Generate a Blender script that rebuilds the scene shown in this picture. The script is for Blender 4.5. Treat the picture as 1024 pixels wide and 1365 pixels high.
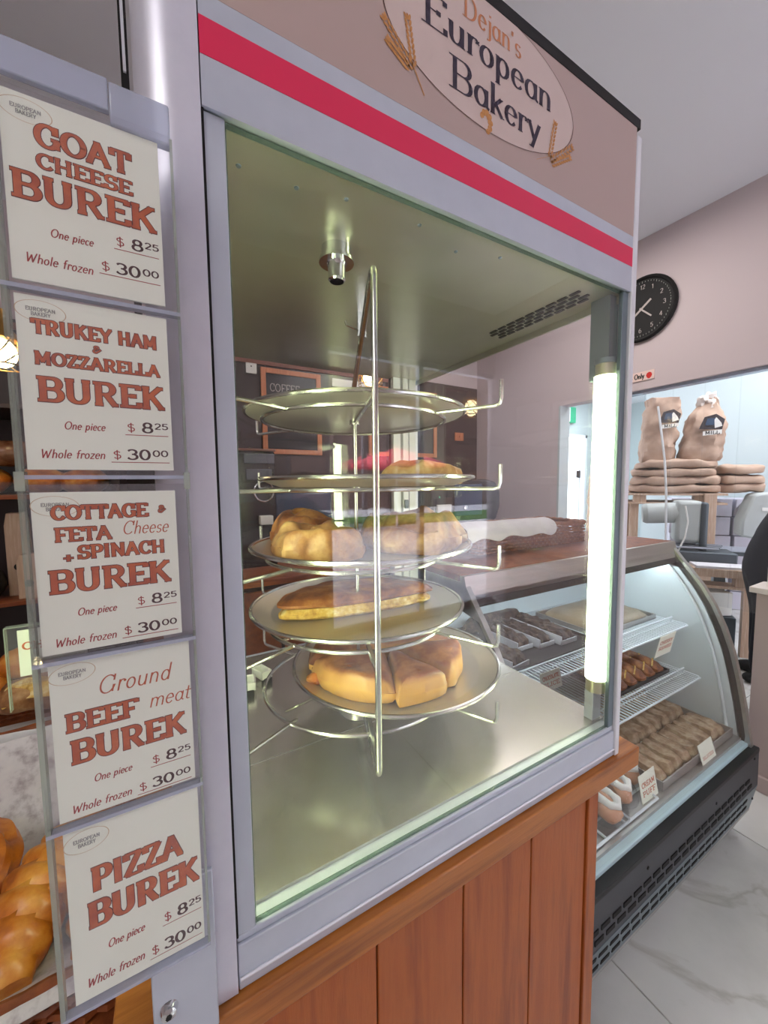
import bpy, math, random
from mathutils import Vector, Matrix, noise
random.seed(7)
PI = math.pi
S = bpy.context.scene
for o in list(bpy.data.objects): bpy.data.objects.remove(o)

# ------------------------------------------------------------ camera
cd = bpy.data.cameras.new('camera'); cam = bpy.data.objects.new('camera', cd)
S.collection.objects.link(cam); S.camera = cam
YAW, PITCH, ROLL, FPX = 0.5159, -0.0749, -0.0101, 505.82
fwd = Vector((math.sin(YAW)*math.cos(PITCH), math.cos(YAW)*math.cos(PITCH), math.sin(PITCH)))
rgt = Vector((math.cos(YAW), -math.sin(YAW), 0)); upv = rgt.cross(fwd)
r2 = rgt*math.cos(ROLL)+upv*math.sin(ROLL); u2 = -rgt*math.sin(ROLL)+upv*math.cos(ROLL)
m = Matrix((r2, u2, -fwd)).transposed().to_4x4(); m.translation = Vector((-0.0357, -0.3478, 0.4725))
cam.matrix_world = m
cd.sensor_fit = 'HORIZONTAL'; cd.sensor_width = 36.0; cd.lens = 36.0*FPX/1024.0
cd.clip_start = 0.01; cd.clip_end = 100

# ------------------------------------------------------------ world, big lights, exposure
def srgb(r, g, b):
    f = lambda c: (c/255/12.92) if c/255 <= .04045 else ((c/255+.055)/1.055)**2.4
    return (f(r), f(g), f(b), 1)
w = bpy.data.worlds.new('sky'); S.world = w; w.use_nodes = True
bg = w.node_tree.nodes['Background']; bg.inputs[0].default_value = (.86, .91, 1.0, 1); bg.inputs[1].default_value = 5.5
def area(name, loc, size, power, color, rot=(0, 0, 0), sy=None):
    l = bpy.data.lights.new(name, 'AREA'); l.energy = power; l.color = color
    l.shape = 'RECTANGLE'; l.size = size; l.size_y = sy or size
    o = bpy.data.objects.new(name, l); S.collection.objects.link(o); o.location = loc; o.rotation_euler = rot
    return o
area('shop_fill_light', (-1.6, -1.5, 2.15), 1.4, 22, (1, .96, .93))  # unseen fill lamp, added and kept clear of the front glass reflection
area('shop_back_light', (1.9, 1.2, 2.15), 1.0, 16, (1, .93, .88))
sl_ = bpy.data.lights.new('sun', 'SUN'); sl_.energy = 9; sl_.angle = .02; sl_.color = (1, .96, .9)
so_ = bpy.data.objects.new('sun', sl_); S.collection.objects.link(so_); so_.rotation_euler = (math.radians(32), 0, math.radians(14)); so_.rotation_euler = (math.radians(-32), 0, 0)
area('kitchen_ceiling_light', (4.3, .6, 2.15), 1.6, 36, (.95, .98, 1))
area('kitchen_far_light', (6.8, 3.4, 2.15), 1.4, 40, (.92, .97, 1))
S.view_settings.view_transform = 'Standard'; S.view_settings.look = 'None'
S.view_settings.exposure = 0.6; S.view_settings.gamma = 1.0
try: S.view_settings.use_curve_mapping = False
except Exception: pass

# ------------------------------------------------------------ materials
MATS = {}
def mat(name, col, rough=.5, metal=0., bump=0., bscale=60, var=None, vscale=8, spec=.5, stretch=None, emit=None, estr=0, coat=0, rvar=0, sub=0, trans=0):
    m = bpy.data.materials.new(name); m.use_nodes = True; nt = m.node_tree; b = nt.nodes['Principled BSDF']
    b.inputs['Base Color'].default_value = col; b.inputs['Roughness'].default_value = rough
    b.inputs['Metallic'].default_value = metal
    b.inputs['Specular IOR Level'].default_value = spec
    if coat: b.inputs['Coat Weight'].default_value = coat; b.inputs['Coat Roughness'].default_value = .15
    if sub: b.inputs['Subsurface Weight'].default_value = sub; b.inputs['Subsurface Scale'].default_value = .01
    if emit: b.inputs['Emission Color'].default_value = emit; b.inputs['Emission Strength'].default_value = estr
    tc = nt.nodes.new('ShaderNodeTexCoord'); mp = nt.nodes.new('ShaderNodeMapping')
    nt.links.new(tc.outputs['Object'], mp.inputs[0])
    if stretch: mp.inputs['Scale'].default_value = stretch
    if var:
        n = nt.nodes.new('ShaderNodeTexNoise'); n.inputs['Scale'].default_value = vscale; n.inputs['Detail'].default_value = 6
        n.inputs['Roughness'].default_value = .6
        nt.links.new(mp.outputs[0], n.inputs['Vector'])
        cr = nt.nodes.new('ShaderNodeValToRGB'); e = cr.color_ramp.elements
        cols = var if isinstance(var, list) else [col, var]
        e[0].position = .32; e[0].color = cols[0]; e[1].position = .68; e[1].color = cols[-1]
        for i, c in enumerate(cols[1:-1]):
            k = e.new(.32+.36*(i+1)/(len(cols)-1)); k.color = c
        nt.links.new(n.outputs['Fac'], cr.inputs[0]); nt.links.new(cr.outputs[0], b.inputs['Base Color'])
        if rvar:
            mr = nt.nodes.new('ShaderNodeMapRange'); mr.inputs['To Min'].default_value = rough-rvar; mr.inputs['To Max'].default_value = rough+rvar
            mr.inputs['From Min'].default_value = .3; mr.inputs['From Max'].default_value = .7
            nt.links.new(n.outputs['Fac'], mr.inputs[0]); nt.links.new(mr.outputs[0], b.inputs['Roughness'])
    if bump:
        n2 = nt.nodes.new('ShaderNodeTexNoise'); n2.inputs['Scale'].default_value = bscale; n2.inputs['Detail'].default_value = 4
        nt.links.new(mp.outputs[0], n2.inputs['Vector'])
        bp = nt.nodes.new('ShaderNodeBump'); bp.inputs['Strength'].default_value = bump; bp.inputs['Distance'].default_value = .002
        nt.links.new(n2.outputs['Fac'], bp.inputs['Height']); nt.links.new(bp.outputs[0], b.inputs['Normal'])
    MATS[name] = m; return m
def thin_glass(name, tint=(1, 1, 1, 1), rough=0.0, haze=0.0, hazecol=(.8, .8, .85, 1), refl=1.0):
    """thin clear sheet: straight-through transmission plus a Fresnel reflection on each face"""
    m = bpy.data.materials.new(name); m.use_nodes = True; nt = m.node_tree; N = nt.nodes
    for n in list(N): N.remove(n)
    out = N.new('ShaderNodeOutputMaterial'); tr = N.new('ShaderNodeBsdfTransparent'); tr.inputs[0].default_value = tint
    gl = N.new('ShaderNodeBsdfAnisotropic') if False else N.new('ShaderNodeBsdfGlossy'); gl.inputs['Roughness'].default_value = rough
    geo = N.new('ShaderNodeNewGeometry'); mr = N.new('ShaderNodeMapRange'); mr.inputs['To Min'].default_value = 1.5; mr.inputs['To Max'].default_value = 1/1.5
    fr = N.new('ShaderNodeFresnel'); mx = N.new('ShaderNodeMixShader')
    nt.links.new(geo.outputs['Backfacing'], mr.inputs[0]); nt.links.new(mr.outputs[0], fr.inputs['IOR'])
    mul = N.new('ShaderNodeMath'); mul.operation = 'MULTIPLY'; mul.inputs[1].default_value = refl
    nt.links.new(fr.outputs[0], mul.inputs[0]); nt.links.new(mul.outputs[0], mx.inputs[0])
    src = tr
    if haze:
        df = N.new('ShaderNodeBsdfDiffuse'); df.inputs[0].default_value = hazecol
        m2 = N.new('ShaderNodeMixShader'); m2.inputs[0].default_value = haze
        nt.links.new(tr.outputs[0], m2.inputs[1]); nt.links.new(df.outputs[0], m2.inputs[2]); src = m2
    nt.links.new(src.outputs[0], mx.inputs[1]); nt.links.new(gl.outputs[0], mx.inputs[2]); nt.links.new(mx.outputs[0], out.inputs[0])
    MATS[name] = m; return m
def wood(name, a, b, c, scale=3, rough=.45, axis='z'):
    st = {'z': (14, 14, 1), 'x': (1, 14, 14), 'y': (14, 1, 14)}[axis]
    return mat(name, a, rough, 0, .12, 60, [a, b, c], scale, stretch=st)

mat('alu', srgb(196, 202, 214), .42, .3, var=srgb(188, 194, 207), vscale=14)
mat('alu_post', srgb(222, 222, 234), .34, .35, var=srgb(212, 212, 226), vscale=20, rvar=.04)
mat('alu_dark', srgb(120, 134, 142), .4, .6)
mat('alu_bright', srgb(228, 230, 236), .4, .2)
mat('mauve_header', srgb(180, 158, 152), .5)
mat('oval_fill', srgb(204, 184, 178), .5)
mat('ink_plum', srgb(52, 42, 60), .6)
mat('ink_orange', srgb(196, 128, 88), .6)
mat('wheat', srgb(206, 150, 92), .6, var=srgb(180, 120, 66), vscale=300)
mat('red_stripe', srgb(222, 36, 84), .45)
mat('black_trim', srgb(10, 9, 10), .7)
mat('steel_ceiling', srgb(190, 188, 172), .32, .82, 0, 30, [srgb(176, 174, 158), srgb(192, 190, 174)], 5)
mat('steel_floor', srgb(200, 196, 190), .27, .88)
mat('steel', srgb(190, 188, 184), .3, .85, .08, 200, srgb(176, 174, 170), 10, stretch=(.3, 6, 6))
mat('wire_steel', srgb(200, 200, 196), .22, 1)
mat('chrome', srgb(220, 222, 224), .1, 1)
mat('pan_metal', srgb(196, 190, 184), .33, .8)
mat('dark', srgb(12, 11, 11), .8)
mat('rubber', srgb(14, 15, 17), .5)
mat('fridge_black', srgb(58, 60, 65), .5)
mat('fridge_white', srgb(214, 224, 228), .35)
mat('fridge_strip', srgb(196, 222, 230), .4)
mat('wire_white', srgb(222, 232, 238), .4)
mat('tube_glow', (1, 1, 1, 1), .5, emit=(.86, 1, .55, 1), estr=19)
mat('case_lamp', (1, 1, 1, 1), .5, emit=(.82, .94, 1, 1), estr=15)
mat('tube_cap', srgb(200, 196, 170), .3, .8)
thin_glass('glass')
thin_glass('glass_edge', (.72, .82, .78, 1), haze=.25, hazecol=srgb(150, 170, 160))
thin_glass('curve_glass', refl=.8)
thin_glass('acrylic', (.985, .985, .99, 1), haze=.025, hazecol=srgb(215, 218, 232))
thin_glass('acrylic_edge', (.86, .88, .87, 1), haze=.4, hazecol=srgb(205, 215, 200))
thin_glass('acrylic_frost', (.85, .88, .95, 1), haze=.6, hazecol=srgb(196, 202, 220))
thin_glass('plastic_sheet', (.98, .985, .99, 1), .12, haze=.025, hazecol=srgb(230, 232, 240), refl=.4)
mat('card', srgb(244, 248, 232), .5)
mat('card_edge', srgb(200, 200, 196), .5)
mat('ink_outline', srgb(84, 22, 12), .6)
mat('ink_fill', srgb(214, 108, 50), .55, var=srgb(172, 70, 34), vscale=60)
mat('ink_red', srgb(160, 40, 30), .6)
mat('ink_brown', srgb(66, 22, 18), .6)
mat('ink_script', srgb(190, 88, 44), .6)
mat('ink_grey', srgb(150, 152, 146), .6)
mat('ink_pale', srgb(208, 180, 140), .6)
mat('ink_black', srgb(20, 20, 20), .6)
wood('wood_plank', srgb(154, 76, 26), srgb(168, 90, 34), srgb(132, 60, 20), 3, .42, 'z')
wood('wood_top', srgb(160, 94, 36), srgb(176, 108, 46), srgb(128, 70, 26), 3, .35, 'x')
wood('wood_shelf', srgb(150, 78, 34), srgb(120, 58, 26), srgb(176, 100, 46), 3, .4, 'x')
wood('wood_frame', srgb(206, 128, 84), srgb(196, 116, 72), srgb(216, 140, 96), 4, .5, 'z')
wood('wood_pale', srgb(206, 180, 158), srgb(190, 160, 136), srgb(216, 194, 174), 4, .6, 'z')
mat('wicker', srgb(150, 90, 52), .55, 0, .5, 180, srgb(110, 58, 30), 40)
mat('wicker_dark', srgb(108, 52, 24), .5, 0, .3, 180, srgb(150, 80, 36), 30)
mat('crust', srgb(186, 130, 62), .5, 0, .7, 60, [srgb(200, 160, 108), srgb(154, 104, 60), srgb(92, 52, 30)], 18, coat=.05)
mat('crust_pale', srgb(214, 176, 112), .5, 0, .6, 70, [srgb(222, 196, 150), srgb(194, 150, 92), srgb(140, 88, 44)], 20, coat=.05)
mat('crust_brown', srgb(156, 94, 48), .48, 0, .6, 60, [srgb(204, 148, 82), srgb(156, 92, 46), srgb(92, 46, 24)], 22, coat=.1)
mat('crust_gold', srgb(196, 118, 34), .42, 0, .6, 45, [srgb(228, 164, 70), srgb(196, 112, 30), srgb(136, 62, 14)], 14, coat=.2)
mat('crumb', srgb(226, 196, 120), .7, 0, .6, 220, [srgb(240, 220, 160), srgb(214, 172, 84), srgb(170, 120, 50)], 50)
def pie_mat():
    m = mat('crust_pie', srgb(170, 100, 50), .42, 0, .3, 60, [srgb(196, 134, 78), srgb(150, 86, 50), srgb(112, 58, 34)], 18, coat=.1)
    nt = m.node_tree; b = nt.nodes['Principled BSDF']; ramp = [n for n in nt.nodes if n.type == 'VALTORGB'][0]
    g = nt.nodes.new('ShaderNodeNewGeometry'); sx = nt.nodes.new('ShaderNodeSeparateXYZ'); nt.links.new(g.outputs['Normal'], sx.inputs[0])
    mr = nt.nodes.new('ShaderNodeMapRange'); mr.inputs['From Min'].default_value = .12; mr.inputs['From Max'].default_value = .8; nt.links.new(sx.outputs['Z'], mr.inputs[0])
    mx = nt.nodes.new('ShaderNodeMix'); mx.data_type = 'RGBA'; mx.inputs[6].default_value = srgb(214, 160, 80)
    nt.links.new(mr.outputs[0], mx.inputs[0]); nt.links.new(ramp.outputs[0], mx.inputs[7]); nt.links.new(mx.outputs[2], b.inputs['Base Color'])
pie_mat()
mat('choc', srgb(54, 34, 28), .6, 0, .9, 160, [srgb(24, 14, 11), srgb(60, 38, 28), srgb(120, 98, 80)], 60)
mat('slice_tan', srgb(190, 166, 136), .6, 0, .9, 90, [srgb(206, 186, 158), srgb(178, 150, 120), srgb(136, 108, 84)], 30)
mat('slice_top', srgb(150, 134, 110), .35, 0, .3, 60, srgb(120, 104, 84), 20)
mat('cream', srgb(244, 244, 240), .5)
mat('puff', srgb(214, 160, 126), .6, 0, .3, 120, srgb(190, 130, 92), 40)
mat('paper', srgb(226, 224, 226), .7, var=srgb(206, 202, 208), vscale=14)
mat('paper_print', srgb(206, 200, 208), .7, var=[srgb(214, 208, 214), srgb(206, 200, 208), srgb(160, 148, 160)], vscale=38)
mat('white_plastic', srgb(232, 232, 226), .4)
mat('kitchen_wall', srgb(184, 196, 198), .7)
mat('mauve_wall', srgb(204, 190, 192), .75)
mat('shop_ceiling', srgb(232, 232, 238), .8)
mat('dark_wall', srgb(46, 28, 28), .4, 0, .1, 40, srgb(40, 25, 25), 3)
mat('brown_trim', srgb(128, 84, 70), .5)
mat('pony', srgb(186, 168, 162), .6)
mat('ledge', srgb(222, 212, 204), .5)
mat('slate', srgb(46, 44, 50), .7, var=srgb(58, 56, 62), vscale=6)
mat('chalk', srgb(190, 180, 176), .9)
mat('appliance_black', srgb(18, 20, 26), .25)
mat('appliance_grey', srgb(92, 96, 104), .35, .5)
mat('screen_blue', srgb(60, 78, 104), .2)
mat('sack', srgb(186, 158, 138), .8, 0, .3, 14, [srgb(196, 170, 150), srgb(182, 154, 134), srgb(158, 130, 112)], 6)
mat('sack_blue', srgb(52, 76, 104), .7)
mat('sack_dark', srgb(52, 44, 48), .7)
mat('carton', srgb(206, 204, 216), .7, var=srgb(190, 188, 202), vscale=5)
mat('machine_grey', srgb(182, 188, 186), .4)
mat('machine_dark', srgb(84, 92, 98), .45, .4)
mat('cloth_black', srgb(14, 16, 26), .9, 0, .3, 30)
mat('skin', srgb(196, 150, 128), .55)
mat('hair', srgb(34, 26, 24), .6)
mat('exit_green', srgb(20, 150, 110), .5, emit=srgb(20, 160, 116), estr=.25)
mat('exit_white', srgb(235, 245, 240), .5, emit=srgb(235, 245, 240), estr=.25)
mat('pink_sign', srgb(232, 206, 198), .6)
mat('red_ink', srgb(206, 40, 36), .6)
mat('door_white', srgb(226, 232, 238), .5)
mat('lamp_brass', srgb(170, 130, 70), .3, .9)
mat('bulb', (1, 1, 1, 1), .5, emit=(1, .8, .42, 1), estr=14)
mat('cell_bag', srgb(150, 110, 84), .25, 0, .4, 30, srgb(90, 54, 36), 14)
mat('pavement', srgb(200, 196, 204), .85, var=srgb(186, 184, 192), vscale=1)
mat('grass', srgb(80, 120, 50), .9, var=srgb(60, 96, 40), vscale=20)
mat('brick', srgb(92, 70, 64), .85, var=srgb(70, 54, 50), vscale=2)
mat('umbrella', srgb(206, 70, 84), .7)
mat('floor_joint', srgb(140, 140, 138), .8)
# polished marble tile
m = mat('marble', srgb(196, 196, 192), .25, 0, 0, 0, [srgb(186, 186, 182), srgb(204, 204, 200), srgb(212, 212, 208)], 1.7)
nt = m.node_tree; b = nt.nodes['Principled BSDF']
ramp = [n for n in nt.nodes if n.type == 'VALTORGB'][0]; tc = [n for n in nt.nodes if n.type == 'TEX_COORD'][0]
geo = nt.nodes.new('ShaderNodeNewGeometry'); ns = [n for n in nt.nodes if n.type == 'TEX_NOISE'][0]
nt.links.new(geo.outputs['Position'], ns.inputs['Vector'])
vn = nt.nodes.new('ShaderNodeTexNoise'); vn.inputs['Scale'].default_value = 2.6; vn.inputs['Detail'].default_value = 8; vn.inputs['Distortion'].default_value = .7
nt.links.new(geo.outputs['Position'], vn.inputs['Vector'])
mm = nt.nodes.new('ShaderNodeMath'); mm.operation = 'SUBTRACT'; mm.inputs[1].default_value = .5; nt.links.new(vn.outputs['Fac'], mm.inputs[0])
ab = nt.nodes.new('ShaderNodeMath'); ab.operation = 'ABSOLUTE'; nt.links.new(mm.outputs[0], ab.inputs[0])
cr = nt.nodes.new('ShaderNodeValToRGB'); cr.color_ramp.elements[0].position = 0; cr.color_ramp.elements[0].color = (.78, .76, .73, 1)
cr.color_ramp.elements[1].position = .035; cr.color_ramp.elements[1].color = (1, 1, 1, 1); nt.links.new(ab.outputs[0], cr.inputs[0])
mix = nt.nodes.new('ShaderNodeMix'); mix.data_type = 'RGBA'; mix.blend_type = 'MULTIPLY'; mix.inputs[0].default_value = 1
nt.links.new(ramp.outputs[0], mix.inputs[6]); nt.links.new(cr.outputs[0], mix.inputs[7]); nt.links.new(mix.outputs[2], b.inputs['Base Color'])

# ------------------------------------------------------------ mesh helpers
class MB:
    def __init__(s): s.v = []; s.f = []
    def add(s, vs, fs):
        n = len(s.v); s.v += [tuple(v) for v in vs]; s.f += [tuple(i+n for i in f) for f in fs]; return s
    def box(s, x0, x1, y0, y1, z0, z1):
        if x0 > x1: x0, x1 = x1, x0
        if y0 > y1: y0, y1 = y1, y0
        if z0 > z1: z0, z1 = z1, z0
        return s.add([(x0,y0,z0),(x1,y0,z0),(x1,y1,z0),(x0,y1,z0),(x0,y0,z1),(x1,y0,z1),(x1,y1,z1),(x0,y1,z1)],
                     [(0,3,2,1),(4,5,6,7),(0,1,5,4),(1,2,6,5),(2,3,7,6),(3,0,4,7)])
    def obox(s, c, size, M):
        h = Vector(size)/2; vs = []
        for z in (-1, 1):
            for x, y in ((-1,-1),(1,-1),(1,1),(-1,1)): vs.append(Vector(c)+M @ Vector((x*h.x, y*h.y, z*h.z)))
        return s.add(vs, [(0,3,2,1),(4,5,6,7),(0,1,5,4),(1,2,6,5),(2,3,7,6),(3,0,4,7)])
    def tube(s, path, r, n=8, closed=False, caps=True):
        P = [Vector(p) for p in path]; N = len(P); rs = r if isinstance(r, (list, tuple)) else [r]*N
        T = []
        for i in range(N):
            a = P[(i-1) % N] if closed or i > 0 else P[i]; b = P[(i+1) % N] if closed or i < N-1 else P[i]
            T.append((b-a).normalized())
        u = T[0].orthogonal().normalized(); rings = []; vs = []
        for i in range(N):
            u = (u-T[i]*u.dot(T[i])).normalized(); v = T[i].cross(u)
            for k in range(n):
                a = 2*PI*k/n; vs.append(P[i]+(u*math.cos(a)+v*math.sin(a))*rs[i])
        fs = []
        for i in range(N if closed else N-1):
            j = (i+1) % N
            for k in range(n):
                l = (k+1) % n; fs.append((i*n+k, i*n+l, j*n+l, j*n+k))
        if caps and not closed: fs += [tuple(range(n))[::-1], tuple((N-1)*n+k for k in range(n))]
        return s.add(vs, fs)
    def lathe(s, prof, c=(0,0,0), n=32, M=None, capt=False, capb=False):
        vs = []; c = Vector(c); K = len(prof)
        for k in range(n):
            a = 2*PI*k/n
            for r, z in prof:
                p = Vector((r*math.cos(a), r*math.sin(a), z)); vs.append(c+(M @ p if M else p))
        fs = []
        for k in range(n):
            l = (k+1) % n
            for i in range(K-1): fs.append((k*K+i, l*K+i, l*K+i+1, k*K+i+1))
        if capb: fs.append(tuple(k*K for k in range(n))[::-1])
        if capt: fs.append(tuple(k*K+K-1 for k in range(n)))
        return s.add(vs, fs)
    def prism(s, pts, f0, f1):
        n = len(pts); vs = [f0(*p) for p in pts]+[f1(*p) for p in pts]
        return s.add(vs, [tuple(range(n)), tuple(range(n, 2*n))[::-1]]+[(i, i+n, (i+1) % n+n, (i+1) % n) for i in range(n)])
    def blob(s, c, r, M=None, nz=.0, fr=20, nu=20, nv=12, flat=None, pw=1.0, seed=0):
        vs = []; fs = []; c = Vector(c)
        sp = lambda x: math.copysign(abs(x)**pw, x)
        for j in range(nv+1):
            t = PI*j/nv
            for i in range(nu):
                a = 2*PI*i/nu
                d = Vector((sp(math.sin(t))*sp(math.cos(a)), sp(math.sin(t))*sp(math.sin(a)), sp(math.cos(t))))
                p = Vector((d.x*r[0], d.y*r[1], d.z*r[2]))
                if nz: p += d*nz*noise.noise((p+Vector((seed*3.1, seed, 0)))*fr)
                if flat is not None and p.z < flat: p.z = flat
                vs.append(c+(M @ p if M else p))
        for j in range(nv):
            for i in range(nu):
                k = (i+1) % nu; fs.append((j*nu+i, (j+1)*nu+i, (j+1)*nu+k, j*nu+k))
        return s.add(vs, fs)
    def loaf(s, outline, zb, h, p=4, q=.5, nz=.004, fr=22, rings=12, sub=6, seed=0, swirl=0, bulge=.05, centre=None):
        """domed loaf over a star-shaped outline, flat underneath"""
        out = []
        n = len(outline)
        for i in range(n):
            a, b = Vector(outline[i]), Vector(outline[(i+1) % n])
            for k in range(sub): out.append(a.lerp(b, k/sub))
        for _ in range(2): out = [(out[i-1]+out[i]*2+out[(i+1) % len(out)])/4 for i in range(len(out))]
        c = Vector(centre) if centre else sum(out, Vector((0, 0)))/len(out); n = len(out); vs = []; fs = []
        prof = [(0, 0), (.9, 0), (.97, .05), (1.0, .22), (1.0, .42)]
        prof = [(a*(1+bulge*(.2 < b)), b*h) for a, b in prof]
        for k in range(rings):
            sK = 1-(k/rings); prof.append((sK*(1+bulge*0.5), h*(.42+.58*max(0, 1-sK**p)**q)))
        K = len(prof)
        for i in range(n):
            d = out[i]-c
            for k, (a, z) in enumerate(prof):
                x = c.x+d.x*a; y = c.y+d.y*a; zz = zb+z
                if z > 0:
                    nv = noise.noise(Vector((x*fr, y*fr, seed+z*fr)))
                    zz += nz*nv*(1 if k > 4 else .4)
                    if swirl:
                        th = math.atan2(y-c.y, x-c.x); rr = math.hypot(x-c.x, y-c.y)
                        zz += swirl*abs(math.sin((rr*70-th*.5)))*(1 if k > 4 else 0)-swirl*.5*(k > 4)
                    x += nz*.7*noise.noise(Vector((x*fr*1.3, y*fr*1.3, seed+7))); y += nz*.7*noise.noise(Vector((x*fr*1.3, y*fr*1.3, seed+17)))
                vs.append((x, y, zz))
        for i in range(n):
            l = (i+1) % n
            for k in range(K-1): fs.append((i*K+k, l*K+k, l*K+k+1, i*K+k+1))
        top = len(vs); vs.append((c.x, c.y, zb+h+nz*.3))
        for i in range(n): fs.append((i*K+K-1, ((i+1) % n)*K+K-1, top))
        return s.add(vs, fs)

def part(name, mb, material, parent=None, bevel=0, smooth=True, label=None, kind=None):
    off = Vector((0, 0, 0)); p = parent
    while p: off += p.location; p = p.parent
    me = bpy.data.meshes.new(name); vs = mb.v
    if parent is None:
        xs = [v[0] for v in vs]; ys = [v[1] for v in vs]; zs = [v[2] for v in vs]
        off = Vector(((min(xs)+max(xs))/2, (min(ys)+max(ys))/2, min(zs)))
    me.from_pydata([(v[0]-off.x, v[1]-off.y, v[2]-off.z) for v in vs], [], mb.f); me.validate(); me.update()
    me.materials.append(MATS[material])
    o = bpy.data.objects.new(name, me); S.collection.objects.link(o)
    if parent is None: o.location = off
    else: o.parent = parent
    if smooth:
        for pl in me.polygons: pl.use_smooth = True
        try: me.set_sharp_from_angle(angle=math.radians(38))
        except Exception: pass
    if bevel:
        bm = o.modifiers.new('bevel', 'BEVEL'); bm.width = bevel; bm.segments = 2; bm.limit_method = 'ANGLE'; bm.angle_limit = math.radians(40)
    if label: o['label'] = label
    if kind: o['kind'] = kind
    return o
def thing(name, loc, label, cat, group=None):
    o = bpy.data.objects.new(name, None); o.empty_display_size = .02; S.collection.objects.link(o); o.location = loc
    tag(o, label, cat, group); return o
def tag(o, label, cat, group=None):
    o['label'] = label; o['category'] = cat
    if group: o['group'] = group
    return o
def struct(name, mb, m, parent=None, **k):
    o = part(name, mb, m, parent, smooth=False, **k); o['kind'] = 'structure'; return o

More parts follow.
